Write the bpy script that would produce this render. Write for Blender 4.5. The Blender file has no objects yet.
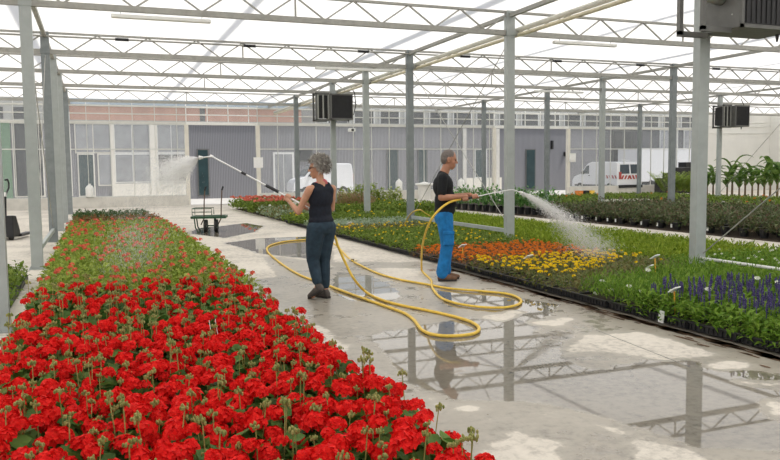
import bpy, bmesh, math, random
import numpy as np
from mathutils import Vector, Matrix, Quaternion, noise as mnoise
R_ = random.Random(7)
U = R_.uniform
SC = bpy.context.scene
COL = SC.collection
PI = math.pi

# ------------------------------------------------------------------ camera
f_, yaw, pitch, roll, CH = 753.2, .3709, .0804, -.0109, 1.597
cF = Vector((math.sin(yaw)*math.cos(pitch), math.cos(yaw)*math.cos(pitch), -math.sin(pitch)))
r0 = Vector((math.cos(yaw), -math.sin(yaw), 0)); u0 = r0.cross(cF)
cR = r0*math.cos(roll)+u0*math.sin(roll); cU = -r0*math.sin(roll)+u0*math.cos(roll)
CAM = Vector((0, 0, CH))
def ray(x, y): return cF*f_+cR*(x-390)+cU*(230-y)
def G(x, y, z=0):
    v = ray(x, y); return CAM+v*((z-CH)/v.z)
def atY(x, y, Y):
    v = ray(x, y); return CAM+v*(Y/v.y)
cd = bpy.data.cameras.new('camera'); cam = bpy.data.objects.new('camera', cd); COL.objects.link(cam)
m = Matrix((cR, cU, -cF)).transposed().to_4x4(); m.translation = CAM; cam.matrix_world = m
cd.sensor_width = 36; cd.lens = f_/780*36; cd.clip_end = 400; cd.clip_start = .05
SC.camera = cam

# ------------------------------------------------------------------ materials
def nt(name):
    mt = bpy.data.materials.new(name); mt.use_nodes = True
    t = mt.node_tree; b = t.nodes['Principled BSDF']; return mt, t, b
def mat(name, c, rough=.6, metal=0, var=.12, scale=8, bump=0, spec=.4):
    mt, t, b = nt(name)
    b.inputs['Roughness'].default_value = rough; b.inputs['Metallic'].default_value = metal
    b.inputs['Specular IOR Level'].default_value = spec
    tc = t.nodes.new('ShaderNodeTexCoord'); n = t.nodes.new('ShaderNodeTexNoise')
    n.inputs['Scale'].default_value = scale; n.inputs['Detail'].default_value = 4
    t.links.new(tc.outputs['Object'], n.inputs['Vector'])
    r = t.nodes.new('ShaderNodeValToRGB'); t.links.new(n.outputs['Fac'], r.inputs['Fac'])
    for i, k in ((0, 1-var), (1, 1+var)):
        r.color_ramp.elements[i].position = (.3, .7)[i]
        r.color_ramp.elements[i].color = (*[min(1, q*k) for q in c], 1)
    t.links.new(r.outputs['Color'], b.inputs['Base Color'])
    if bump:
        bp = t.nodes.new('ShaderNodeBump'); bp.inputs['Strength'].default_value = bump; bp.inputs['Distance'].default_value = .02
        t.links.new(n.outputs['Fac'], bp.inputs['Height']); t.links.new(bp.outputs['Normal'], b.inputs['Normal'])
    return mt
def leafmat(name, cols, rough=.5, trans=.3, spec=.25):
    """plant tissue: every leaf or petal gets one of the colours, a little light passes through"""
    mt, t, b = nt(name)
    g = t.nodes.new('ShaderNodeNewGeometry'); oi = t.nodes.new('ShaderNodeObjectInfo')
    a = t.nodes.new('ShaderNodeMath'); a.operation = 'ADD'; fr = t.nodes.new('ShaderNodeMath'); fr.operation = 'FRACT'
    t.links.new(g.outputs['Random Per Island'], a.inputs[0]); t.links.new(oi.outputs['Random'], a.inputs[1]); t.links.new(a.outputs[0], fr.inputs[0])
    r = t.nodes.new('ShaderNodeValToRGB'); e = r.color_ramp.elements
    while len(e) < len(cols): e.new(.5)
    for i, c in enumerate(cols): e[i].position = i/max(1, len(cols)-1); e[i].color = (*c, 1)
    t.links.new(fr.outputs[0], r.inputs['Fac']); t.links.new(r.outputs['Color'], b.inputs['Base Color'])
    b.inputs['Roughness'].default_value = rough; b.inputs['Specular IOR Level'].default_value = spec
    tr = t.nodes.new('ShaderNodeBsdfTranslucent'); t.links.new(r.outputs['Color'], tr.inputs['Color'])
    mx = t.nodes.new('ShaderNodeMixShader'); mx.inputs[0].default_value = trans
    t.links.new(b.outputs[0], mx.inputs[1]); t.links.new(tr.outputs[0], mx.inputs[2])
    t.links.new(mx.outputs[0], t.nodes['Material Output'].inputs['Surface'])
    return mt
def seethrough(name, c, alpha, rough=.1, diffuse=False):
    mt, t, b = nt(name)
    tp = t.nodes.new('ShaderNodeBsdfTransparent'); mx = t.nodes.new('ShaderNodeMixShader'); mx.inputs[0].default_value = alpha
    s = b
    b.inputs['Base Color'].default_value = (*c, 1); b.inputs['Roughness'].default_value = rough
    if diffuse:
        d = t.nodes.new('ShaderNodeBsdfDiffuse'); tr = t.nodes.new('ShaderNodeBsdfTranslucent'); m2 = t.nodes.new('ShaderNodeMixShader')
        d.inputs['Color'].default_value = tr.inputs['Color'].default_value = (*c, 1)
        t.links.new(d.outputs[0], m2.inputs[1]); t.links.new(tr.outputs[0], m2.inputs[2]); s = m2
    t.links.new(tp.outputs[0], mx.inputs[1]); t.links.new(s.outputs[0], mx.inputs[2])
    t.links.new(mx.outputs[0], t.nodes['Material Output'].inputs['Surface'])
    return mt
M = {}
M['galv'] = mat('galvanised steel', (.40, .43, .42), .5, .2, .07, 7)
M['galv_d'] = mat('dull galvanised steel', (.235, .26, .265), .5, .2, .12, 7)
M['truss'] = mat('zinc coated truss steel', (.37, .365, .335), .55, .15, .1, 10)
M['wht'] = mat('white paint', (.80, .80, .77), .5, 0, .04)
M['frame'] = mat('pale aluminium glazing bar', (.62, .62, .58), .5, .1, .05)
M['cream'] = mat('cream paint', (.74, .71, .63), .6, 0, .05, 3)
M['plinth'] = mat('pale concrete plinth', (.62, .60, .55), .8, 0, .1, 3)
M['hose'] = mat('yellow rubber hose', (.78, .52, .07), .45, 0, .1, 20)
M['black'] = mat('black plastic', (.018, .018, .02), .45, 0, .2)
M['rub'] = mat('black rubber', (.025, .025, .025), .8, 0, .2)
M['heat'] = mat('grey sheet metal', (.15, .15, .142), .5, .2, .12, 6)
M['heat_l'] = mat('pale sheet metal', (.42, .42, .39), .5, .2, .1, 6)
M['pipe_y'] = mat('cream heating pipe', (.70, .64, .47), .5, 0, .1, 6)
M['pipe_w'] = mat('off white pipe', (.68, .67, .60), .5, 0, .06, 6)
M['cwall'] = mat('off white wall paint', (.76, .755, .72), .7, 0, .04, 1.2)
M['pave'] = mat('sunlit concrete yard', (.60, .58, .54), .9, 0, .08, .8)
M['soil'] = mat('dark potting soil', (.05, .035, .022), .95, 0, .4, 30, .5)
M['tray'] = mat('black plant tray', (.02, .02, .022), .45, 0, .2)
M['pot'] = mat('brown plastic pot', (.16, .06, .035), .7, 0, .2)
M['rust'] = mat('rusty brown steel', (.11, .07, .045), .7, .1, .3, 20)
M['green_p'] = mat('dark green paint', (.022, .075, .035), .5, 0, .2)
M['door_t'] = mat('dark teal glass door', (.022, .05, .055), .15, 0, .2, 2, spec=.6)
M['dglass'] = mat('dark window glass', (.035, .04, .045), .12, 0, .25, 1, spec=.6)
M['bglass'] = mat('window with pale blinds', (.30, .31, .32), .25, 0, .15, 2, spec=.5)
M['vanw'] = mat('white van paint', (.82, .83, .85), .25, 0, .02, spec=.5)
M['vanglass'] = mat('van window glass', (.05, .07, .09), .08, 0, .1, spec=.6)
M['red'] = mat('red reflective tape', (.42, .07, .06), .5)
M['terra'] = mat('terracotta render', (.62, .36, .27), .85, 0, .12, .8)
M['blue_r'] = mat('blue grey roof sheet', (.36, .44, .50), .6, 0, .1, 1)
M['orange'] = mat('orange plastic', (.75, .25, .05), .5)
M['yellow'] = mat('yellow plastic', (.85, .55, .08), .5)
M['stick'] = mat('orange plastic stick', (.85, .42, .04), .5)
M['tag'] = mat('white plastic tag', (.85, .85, .83), .5, 0, .03)
M['grnpanel'] = mat('green painted panel', (.12, .22, .13), .6)
M['wood'] = mat('wet brown debris', (.12, .068, .036), .9, 0, .5, 14)
M['skin_m'] = mat('tanned skin', (.44, .21, .13), .55, 0, .1, 14)
M['skin_w'] = mat('fair tanned skin', (.52, .27, .17), .55, 0, .1, 14)
M['tee'] = mat('black cotton', (.008, .009, .011), .9, 0, .3, 30)
M['navy'] = mat('navy black jersey', (.010, .013, .022), .9, 0, .3, 30)
M['bluep'] = mat('bright blue work trouser cloth', (.012, .17, .44), .85, 0, .22, 14, .4)
M['jean'] = mat('dark teal grey trouser cloth', (.022, .042, .062), .9, 0, .3, 14, .4)
M['shoe_b'] = mat('brown leather', (.17, .085, .045), .7, 0, .25, 20)
M['shoe_g'] = mat('grey brown trainer', (.085, .07, .062), .8, 0, .3, 20)
M['sole'] = mat('dark rubber sole', (.03, .026, .024), .8)
M['hair_g'] = leafmat('silver grey hair', [(.26, .235, .21), (.46, .43, .39), (.62, .59, .54)], .6, .1)
M['hair_m'] = mat('cropped greying hair', (.17, .145, .13), .8, 0, .4, 90, .6)
M['pink'] = mat('pink scarf cloth', (.62, .16, .17), .8)
M['eye'] = mat('dark eyes', (.03, .02, .02), .2)
M['lip'] = mat('lip', (.38, .14, .11), .5)
M['alu'] = mat('silver aluminium tube', (.78, .78, .77), .3, .4, .05)
# plants
M['l_ger'] = leafmat('geranium leaf', [(.04, .10, .018), (.09, .19, .035), (.15, .26, .055), (.055, .14, .025)])
M['f_ger'] = leafmat('red geranium petal', [(.60, .005, .006), (.74, .010, .009), (.84, .026, .018), (.66, .007, .008)], .6, .2, .12)
M['bud'] = leafmat('yellow green bud', [(.30, .32, .09), (.46, .43, .16), (.22, .27, .07)])
M['l_ger2'] = leafmat('spring green leaf', [(.15, .22, .03), (.28, .37, .055), (.40, .47, .10), (.20, .28, .04)], .6, .35, .15)
M['f_ger2'] = leafmat('orange red petal', [(.74, .10, .05), (.80, .19, .11), (.68, .07, .04)], .55, .2)
M['l_dark'] = leafmat('dark green leaf', [(.03, .075, .018), (.06, .12, .03), (.10, .15, .04)])
M['l_bronze'] = leafmat('bronze red leaf', [(.20, .07, .03), (.12, .12, .03), (.34, .10, .04), (.16, .20, .05)])
M['l_mid'] = leafmat('mid green leaf', [(.09, .15, .02), (.16, .24, .035), (.25, .32, .065)], .6, .3, .15)
M['l_lime'] = leafmat('lime green blade', [(.13, .21, .016), (.22, .31, .028), (.32, .39, .05)], .6, .35, .12)
M['l_fea'] = leafmat('feathery green blade', [(.085, .18, .018), (.15, .27, .03), (.24, .35, .055)], .6, .35, .12)
M['l_olive'] = leafmat('olive brown leaf', [(.11, .15, .03), (.19, .21, .06), (.21, .16, .06), (.10, .17, .04)])
M['l_silver'] = leafmat('silvery leaf', [(.28, .36, .24), (.38, .45, .33), (.20, .30, .14)])
M['l_shrub'] = leafmat('dark purple green shrub leaf', [(.045, .075, .025), (.10, .13, .05), (.17, .11, .075), (.08, .13, .04), (.22, .25, .12)])
M['l_laurel'] = leafmat('glossy green leaf', [(.05, .16, .03), (.11, .27, .06), (.20, .38, .10)], .35, .25)
M['l_ban'] = leafmat('banana leaf', [(.05, .12, .025), (.11, .20, .04), (.19, .29, .07)], .45, .35)
M['l_palm'] = leafmat('yellow green palm leaf', [(.16, .26, .03), (.27, .37, .05), (.36, .44, .09)], .45, .35)
M['f_sal'] = leafmat('salmon red petal', [(.66, .13, .08), (.74, .28, .20), (.58, .08, .05), (.72, .20, .12)], .55, .2)
M['f_yel'] = leafmat('yellow petal', [(.88, .60, .004), (.92, .70, .01), (.86, .48, .004)], .55, .2)
M['f_ora'] = leafmat('deep orange petal', [(.70, .17, .012), (.80, .26, .02), (.62, .11, .01)], .55, .2)
M['f_whi'] = leafmat('white petal', [(.85, .85, .78), (.78, .80, .66)], .55, .2)
M['f_vio'] = leafmat('violet blue petal', [(.05, .038, .14), (.10, .075, .23), (.17, .14, .31)], .55, .2)
M['f_plume'] = leafmat('dusky red plume', [(.34, .19, .11), (.40, .26, .15), (.24, .22, .08)], .55, .2)
M['stem'] = mat('brown plant stem', (.14, .10, .05), .8, 0, .2, 20)
M['gstem'] = mat('green plant stem', (.16, .26, .06), .7, 0, .2, 20)
M['spray'] = seethrough('water droplets', (.97, .97, .97), .42, .3, True)
M['glass'] = seethrough('greenhouse glass', (.80, .83, .86), .20, .06, False)

def cladding(name, c, per=3.2, dark=.72):
    mt, t, b = nt(name)
    tc = t.nodes.new('ShaderNodeTexCoord'); w = t.nodes.new('ShaderNodeTexWave'); w.wave_type = 'BANDS'; w.bands_direction = 'X'
    w.inputs['Scale'].default_value = per; w.inputs['Distortion'].default_value = 0
    t.links.new(tc.outputs['Object'], w.inputs['Vector'])
    r = t.nodes.new('ShaderNodeValToRGB'); t.links.new(w.outputs['Color'], r.inputs['Fac'])
    r.color_ramp.elements[0].position = .05; r.color_ramp.elements[1].position = .35
    r.color_ramp.elements[0].color = (*[q*dark for q in c], 1); r.color_ramp.elements[1].color = (*c, 1)
    t.links.new(r.outputs['Color'], b.inputs['Base Color']); b.inputs['Roughness'].default_value = .55
    bp = t.nodes.new('ShaderNodeBump'); bp.inputs['Strength'].default_value = .5; bp.inputs['Distance'].default_value = .03
    t.links.new(w.outputs['Color'], bp.inputs['Height']); t.links.new(bp.outputs['Normal'], b.inputs['Normal'])
    return mt
M['clad'] = cladding('grey ribbed cladding', (.235, .235, .25))
M['clad_d'] = cladding('charcoal ribbed cladding', (.12, .125, .135))

# ceiling: a white woven shade screen that daylight passes through
mt, t, b = nt('white shade screen'); M['screen'] = mt
tl = t.nodes.new('ShaderNodeBsdfTranslucent'); tl.inputs['Color'].default_value = (.95, .925, .87, 1)
df = t.nodes.new('ShaderNodeBsdfDiffuse'); df.inputs['Color'].default_value = (.85, .85, .84, 1)
mx = t.nodes.new('ShaderNodeMixShader'); mx.inputs[0].default_value = .12
t.links.new(tl.outputs[0], mx.inputs[1]); t.links.new(df.outputs[0], mx.inputs[2]); t.links.new(mx.outputs[0], t.nodes['Material Output'].inputs['Surface'])

# floor: concrete whose «wet» attribute is 0 dry, .5 damp, 1 standing water
mt, t, b = nt('concrete floor with puddles'); M['floor'] = mt
L = t.links.new
at = t.nodes.new('ShaderNodeAttribute'); at.attribute_name = 'wet'
tc = t.nodes.new('ShaderNodeTexCoord')
def noi(s, d=6, ro=.6):
    n = t.nodes.new('ShaderNodeTexNoise'); n.inputs['Scale'].default_value = s; n.inputs['Detail'].default_value = d; n.inputs['Roughness'].default_value = ro
    L(tc.outputs['Object'], n.inputs['Vector']); return n
def mth(op, a, c, clamp=False):
    n = t.nodes.new('ShaderNodeMath'); n.operation = op; n.use_clamp = clamp
    for i, q in enumerate((a, c)):
        if isinstance(q, (int, float)): n.inputs[i].default_value = q
        else: L(q, n.inputs[i])
    return n.outputs[0]
n1 = noi(1.6); n2 = noi(6, 8); n3 = noi(.7, 5); n4 = noi(40, 3)
w = mth('ADD', at.outputs['Fac'], mth('MULTIPLY', mth('SUBTRACT', n1.outputs['Fac'], .5), .9))
w = mth('ADD', w, mth('MULTIPLY', mth('SUBTRACT', n2.outputs['Fac'], .5), .75))
def ramp(v, pts):
    r = t.nodes.new('ShaderNodeValToRGB'); e = r.color_ramp.elements
    while len(e) < len(pts): e.new(.5)
    for i, (p, c) in enumerate(pts): e[i].position = p; e[i].color = (c, c, c, 1) if isinstance(c, (int, float)) else (*c, 1)
    L(v, r.inputs['Fac']); return r.outputs['Color']
n5 = noi(14, 8, .7); basec = ramp(w, [(.22, (.66, .61, .53)), (.30, (.41, .375, .315)), (.62, (.335, .30, .245)), (.72, (.225, .20, .16))])
rough = ramp(w, [(.22, .85), (.30, .42), (.60, .30), (.68, .02)])
stain = ramp(mth('ADD', mth('MULTIPLY', n3.outputs['Fac'], .45), mth('MULTIPLY', n5.outputs['Fac'], .55)), [(.36, .45), (.43, .74), (.50, .95), (.60, 1.06)])
mm = t.nodes.new('ShaderNodeMixRGB'); mm.blend_type = 'MULTIPLY'; mm.inputs[0].default_value = 1; L(basec, mm.inputs[1]); L(stain, mm.inputs[2])
L(mm.outputs[0], b.inputs['Base Color']); L(rough, b.inputs['Roughness']); b.inputs['Specular IOR Level'].default_value = .5

# ------------------------------------------------------------------ mesh helpers
def frame(d):
    d = Vector(d).normalized(); a = Vector((0, 0, 1)) if abs(d.z) < .95 else Vector((1, 0, 0))
    x = d.cross(a).normalized(); return x, x.cross(d).normalized()
class MB:
    def __init__(s): s.v = []; s.f = []; s.smooth = False
    def face(s, pts):
        n = len(s.v); s.v += [tuple(p) for p in pts]; s.f.append(tuple(range(n, n+len(pts))))
    def box(s, c, d, rot=None):
        n = len(s.v); c = Vector(c)
        for z in (-1, 1):
            for y in (-1, 1):
                for x in (-1, 1):
                    p = Vector((x*d[0]/2, y*d[1]/2, z*d[2]/2))
                    if rot: p = rot @ p
                    s.v.append(tuple(c+p))
        for q in ((0, 2, 3, 1), (4, 5, 7, 6), (0, 1, 5, 4), (2, 6, 7, 3), (0, 4, 6, 2), (1, 3, 7, 5)): s.f.append(tuple(n+i for i in q))
        return s
    def bb(s, a, b_): return s.box([(a[i]+b_[i])/2 for i in range(3)], [abs(a[i]-b_[i]) for i in range(3)])
    def bar(s, a, b_, w, h=None):
        a = Vector(a); b_ = Vector(b_); x, y = frame(b_-a); h = h or w; n = len(s.v)
        for p in (a, b_):
            for i, j in ((-1, -1), (1, -1), (1, 1), (-1, 1)): s.v.append(tuple(p+x*i*w/2+y*j*h/2))
        for i in range(4): s.f.append((n+i, n+(i+1) % 4, n+4+(i+1) % 4, n+4+i))
        s.f.append((n+3, n+2, n+1, n)); s.f.append((n+4, n+5, n+6, n+7)); return s
    def tube(s, pts, r, seg=8, closed=False, caps=True):
        pts = [Vector(p) for p in pts]; n0 = len(s.v); N = len(pts); rr = r if isinstance(r, (list, tuple)) else [r]*N
        px = None
        for i, p in enumerate(pts):
            d = (pts[min(i+1, N-1)]-pts[max(i-1, 0)])
            if closed: d = pts[(i+1) % N]-pts[i-1]
            if d.length < 1e-9: d = Vector((0, 0, 1))
            d.normalize()
            if px is None: px, _ = frame(d)
            px = (px-d*px.dot(d)); px = px.normalized() if px.length > 1e-6 else frame(d)[0]
            py = d.cross(px)
            for k in range(seg):
                a = 2*PI*k/seg; s.v.append(tuple(p+(px*math.cos(a)+py*math.sin(a))*rr[i]))
        for i in range(N if closed else N-1):
            for k in range(seg):
                a = n0+i*seg; c = n0+((i+1) % N)*seg; s.f.append((a+k, a+(k+1) % seg, c+(k+1) % seg, c+k))
        if caps and not closed:
            s.f.append(tuple(n0+k for k in reversed(range(seg)))); s.f.append(tuple(n0+(N-1)*seg+k for k in range(seg)))
        return s
    def cap(s, a, b_, ra, rb, seg=12):
        a = Vector(a); b_ = Vector(b_); d = (b_-a); d = d.normalized() if d.length > 1e-6 else Vector((0, 0, 1))
        P = []; RR = []
        for i in range(5):
            q = PI/2*(1-i/4*.999) if i else PI/2*.97
            P.append(a-d*ra*math.sin(q)); RR.append(ra*math.cos(q))
        for i in range(5):
            q = PI/2*(i/4) if i < 4 else PI/2*.97
            P.append(b_+d*rb*math.sin(q)); RR.append(rb*math.cos(q))
        return s.tube(P, RR, seg)
    def ell(s, c, r, rot=None, seg=16, rings=10):
        c = Vector(c); n = len(s.v)
        for i in range(rings+1):
            th = PI*(.02+.96*i/rings)
            for k in range(seg):
                a = 2*PI*k/seg; p = Vector((r[0]*math.sin(th)*math.cos(a), r[1]*math.sin(th)*math.sin(a), r[2]*math.cos(th)))
                if rot: p = rot @ p
                s.v.append(tuple(c+p))
        for i in range(rings):
            for k in range(seg): s.f.append((n+i*seg+k, n+(i+1)*seg+k, n+(i+1)*seg+(k+1) % seg, n+i*seg+(k+1) % seg))
        s.f.append(tuple(n+k for k in range(seg))); s.f.append(tuple(n+rings*seg+k for k in reversed(range(seg))))
        return s
    def lathe(s, c, prof, seg=16):
        c = Vector(c); n = len(s.v)
        for r, z in prof:
            for k in range(seg): a = 2*PI*k/seg; s.v.append((c.x+r*math.cos(a), c.y+r*math.sin(a), c.z+z))
        for i in range(len(prof)-1):
            for k in range(seg): s.f.append((n+i*seg+k, n+i*seg+(k+1) % seg, n+(i+1)*seg+(k+1) % seg, n+(i+1)*seg+k))
        s.f.append(tuple(n+k for k in reversed(range(seg)))); s.f.append(tuple(n+(len(prof)-1)*seg+k for k in range(seg)))
        return s
    def prism(s, outline, axis_pts):
        """outline: list of 3-vectors; swept by axis vector"""
        o = [Vector(p) for p in outline]; d = Vector(axis_pts); n = len(s.v); k = len(o)
        s.v += [tuple(p) for p in o]+[tuple(p+d) for p in o]
        s.f.append(tuple(n+i for i in reversed(range(k)))); s.f.append(tuple(n+k+i for i in range(k)))
        for i in range(k): s.f.append((n+i, n+(i+1) % k, n+k+(i+1) % k, n+k+i))
        return s
    # plant organs
    def leaf(s, p, d, length, width, droop=.2):
        """a blade folded along its midrib"""
        p = Vector(p); d = Vector(d).normalized(); x, y = frame(d)
        if y.z < 0: y = -y
        m1 = p+d*length*.5+y*length*.04; tip = p+d*length-Vector((0, 0, droop*length))
        l = m1+x*width/2+y*width*.18; r = m1-x*width/2+y*width*.18
        n = len(s.v); s.v += [tuple(q) for q in (p, l, tip, r, m1)]; s.f += [(n, n+4, n+1), (n+1, n+4, n+2), (n+2, n+4, n+3), (n+3, n+4, n)]
    def quad(s, p, d, length, width):
        p = Vector(p); d = Vector(d).normalized(); x, y = frame(d); q = p+d*length
        s.face((p-x*width*.3, p+d*length*.5-x*width*.5, q, p+d*length*.5+x*width*.5))
    def disc(s, c, nrm, r, k=9, cup=.25, lobes=0):
        c = Vector(c); nrm = Vector(nrm).normalized(); x, y = frame(nrm); n = len(s.v); s.v.append(tuple(c))
        a0 = U(0, 6.28)
        for i in range(k):
            a = a0+2*PI*i/k; q = r*(1+(.16 if i % 2 else -.06))
            s.v.append(tuple(c+(x*math.cos(a)+y*math.sin(a))*q+nrm*r*cup*U(.6, 1.3)))
        for i in range(k): s.f.append((n, n+1+i, n+1+(i+1) % k))
    def mesh(s, name, mt, smooth=False):
        me = bpy.data.meshes.new(name); me.from_pydata(s.v, [], s.f); me.update()
        if mt: me.materials.append(M[mt] if isinstance(mt, str) else mt)
        if smooth: me.polygons.foreach_set('use_smooth', [True]*len(me.polygons))
        return me
    def obj(s, name, mt, parent=None, loc=None, smooth=False, bevel=0):
        o = bpy.data.objects.new(name, s.mesh(name, mt, smooth)); COL.objects.link(o)
        if parent is not None: o.parent = parent
        if loc is not None: o.location = loc
        if bevel:
            bm_ = o.modifiers.new('b', 'BEVEL'); bm_.width = bevel; bm_.segments = 2; bm_.limit_method = 'ANGLE'
        return o
def tag(o, label, cat, group=None, kind=None):
    o['label'] = label; o['category'] = cat
    if group: o['group'] = group
    if kind: o['kind'] = kind
    return o
def thing(name, label, cat, loc=(0, 0, 0), rz=0, group=None):
    o = bpy.data.objects.new(name, None); COL.objects.link(o); o.location = loc; o.rotation_euler = (0, 0, rz); o.empty_display_size = .1
    return tag(o, label, cat, group)
def struct(o): o['kind'] = 'structure'; return o
def inst(name, me, parent, loc=(0, 0, 0), rz=0, sc=1):
    o = bpy.data.objects.new(name, me); COL.objects.link(o)
    if parent is not None: o.parent = parent
    o.location = loc; o.rotation_euler = (0, 0, rz); o.scale = (sc, sc, sc); return o
def copy_tree(o, parent=None):
    c = o.copy(); COL.objects.link(c); c.parent = parent
    for ch in list(o.children): copy_tree(ch, c)
    return c
ORD = ['first', 'second', 'third', 'fourth', 'fifth', 'sixth', 'seventh', 'eighth', 'ninth', 'tenth', 'eleventh', 'twelfth', 'thirteenth', 'fourteenth', 'fifteenth', 'sixteenth']

# ------------------------------------------------------------------ setting
XL, W = -.961, 9.0
YT = [-2.2, 3.142, 8.458, 13.774, 19.09, 22.655, 26.22, 31.536]       # truss lines
YW = 36.85; HB, HT, ZC = 4.364, 4.802, 4.93
XE = 40.8
# floor
NX0, NX1, NY0, NY1 = 1.2, 5.7, 1.2, 27.0
xs = np.arange(NX0, NX1+.001, .05); ys = np.arange(NY0, NY1+.001, .06)
gx, gy = np.meshgrid(xs, ys)
def inpoly(poly):
    P = [G(x, y) for x, y in poly]; r = np.zeros(gx.shape, bool); j = len(P)-1
    for i in range(len(P)):
        xi, yi, xj, yj = P[i].x, P[i].y, P[j].x, P[j].y
        if abs(yi-yj) > 1e-9:
            c = ((yi > gy) != (yj > gy)) & (gx < (xj-xi)*(gy-yi)/(yj-yi)+xi); r ^= c
        j = i
    return r
wet = np.full(gx.shape, .12)
wet[gy < 11.0] = .50
WETS = [
 (.85, [(222, 226), (245, 223), (264, 226), (255, 232), (225, 238), (185, 233), (200, 228)]),
 (.85, [(224, 243), (262, 238), (330, 236), (332, 262), (300, 258), (262, 254)]),
 (.50, [(262, 256), (330, 262), (345, 300), (300, 310), (280, 280)]),
 (.52, [(330, 262), (420, 262), (470, 275), (440, 300), (380, 290), (340, 275)]),
 (.15, [(372, 268), (420, 268), (445, 285), (400, 282)]),
 (.90, [(336, 272), (372, 276), (396, 290), (392, 306), (350, 300), (330, 290)]),
 (.92, [(435, 290), (500, 292), (520, 300), (560, 305), (540, 318), (450, 306)]),
 (.88, [(372, 336), (440, 322), (530, 316), (566, 322), (560, 360), (600, 372), (560, 402), (470, 400), (412, 385)]),
 (.93, [(560, 380), (620, 366), (668, 356), (720, 366), (780, 376), (780, 446), (700, 446), (640, 424), (540, 402), (500, 392)]),
 (.60, [(530, 330), (590, 300), (612, 318), (560, 345)]),
 (.12, [(520, 322), (575, 318), (560, 328)]),
 (.05, [(562, 352), (588, 334), (640, 332), (722, 356), (668, 362), (600, 350)]),
 (.05, [(702, 364), (742, 361), (758, 369), (720, 372)]),
 (.05, [(724, 378), (780, 380), (780, 390), (745, 386)]),
 (.05, [(758, 404), (782, 398), (782, 424)]),
 (.06, [(596, 424), (640, 436), (700, 452), (720, 470), (640, 470), (632, 446)]),
 (.06, [(482, 445), (520, 432), (556, 440), (570, 470), (490, 470)]),
 (.08, [(452, 404), (486, 404), (484, 412), (458, 413)]),
 (.10, [(425, 394), (445, 399), (440, 408), (424, 402)]),
 (.12, [(300, 320), (330, 330), (352, 352), (330, 352)]),
 (.05, [(478, 318), (510, 310), (530, 312), (500, 322)]),
]
for v, p in WETS: wet[inpoly(p)] = v
for _ in range(2):   # soften by one or two cells; the material's noise breaks the edge up again
    wet[1:-1, 1:-1] = (wet[1:-1, 1:-1]*2+wet[:-2, 1:-1]+wet[2:, 1:-1]+wet[1:-1, :-2]+wet[1:-1, 2:])/6
fl = MB(); nx, ny = len(xs), len(ys)
fl.v = [(float(a), float(c), 0.) for a, c in zip(gx.ravel(), gy.ravel())]
fl.f = [(j*nx+i, j*nx+i+1, (j+1)*nx+i+1, (j+1)*nx+i) for j in range(ny-1) for i in range(nx-1)]
wv = list(wet.ravel().astype(float))
ex, ey = float(xs[-1]), float(ys[-1])
for x0, x1, y0, y1 in ((-30, NX0, -9, YW+.3), (ex, XE+.2, -9, YW+.3), (NX0, ex, -9, NY0), (NX0, ex, ey, YW+.3)):
    fl.face(((x0, y0, 0), (x1, y0, 0), (x1, y1, 0), (x0, y1, 0))); wv += [.08]*4
fo = struct(fl.obj('floor', 'floor'))
a = fo.data.attributes.new('wet', 'FLOAT', 'POINT'); a.data.foreach_set('value', wv)
struct(MB().bb((-60, YW+.3, -.12), (110, 120, -.03)).obj('ground', 'pave'))
ja, jb = G(596, 330), G(690, 367)
struct(MB().bar((ja.x, ja.y, .0005), (jb.x, jb.y, .0005), .007, .002).obj('trim_joint', 'heat'))
# ceiling screen and the gutters and ridge bars lying on it
c_ = MB(); c_.face(((-30, -9, ZC), (-30, YW, ZC), (XE, YW, ZC), (XE, -9, ZC))); struct(c_.obj('ceiling', 'screen'))
for i, x in enumerate([XL+W*k*.5 for k in range(-4, 10)]):
    wd = .24 if i % 2 == 0 else .14
    struct(MB().bb((x-wd/2, -9, ZC+.8), (x+wd/2, YW, ZC+.88)).obj('trim_%d' % (i+1), 'galv'))
# side walls
struct(MB().bb((XE, 6, 0), (XE+.15, YW+.2, ZC)).obj('wall_right', 'cwall'))
struct(MB().bb((34.9, YW-.02, 0), (XE, YW+.15, ZC)).obj('wall_back', 'cwall'))
for k, z in enumerate((3.62, 4.05, 4.3)):
    struct(MB().bb((34.9, YW-.07, z), (XE-.6, YW-.022, z+.05)).obj('trim_back_%d' % (k+1), 'wht'))

# ------------------------------------------------------------------ glazed end wall
def glazed(n, x0, x1, z0=.46):
    w_ = MB(); x = x0
    while x < x1+.01: w_.bb((x-.016, YW-.03, z0), (x+.016, YW+.03, ZC)); x += .985
    for z, h, d in ((2.65, .05, .07), (3.86, .13, .10), (4.26, .05, .072), (4.62, .07, .084), (z0+.02, .05, .11)):
        w_.bb((x0, YW-d/2, z-h/2), (x1, YW+d/2, z+h/2))
    o = struct(w_.obj('window_%d' % n, 'frame'))
    g = MB(); g.face(((x0, YW, z0), (x1, YW, z0), (x1, YW, ZC), (x0, YW, ZC))); g.obj('glass', 'glass', o)
    if z0 > .2: struct(MB().bb((x0, YW-.12, 0), (x1, YW+.12, z0)).obj('plinth_%d' % n, 'plinth'))
OP = [(4.07, 7.45), (20.54, 25.37)]
glazed(1, -20, OP[0][0]); glazed(2, OP[0][1], OP[1][0]); glazed(3, OP[1][1], 34.9)
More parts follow.
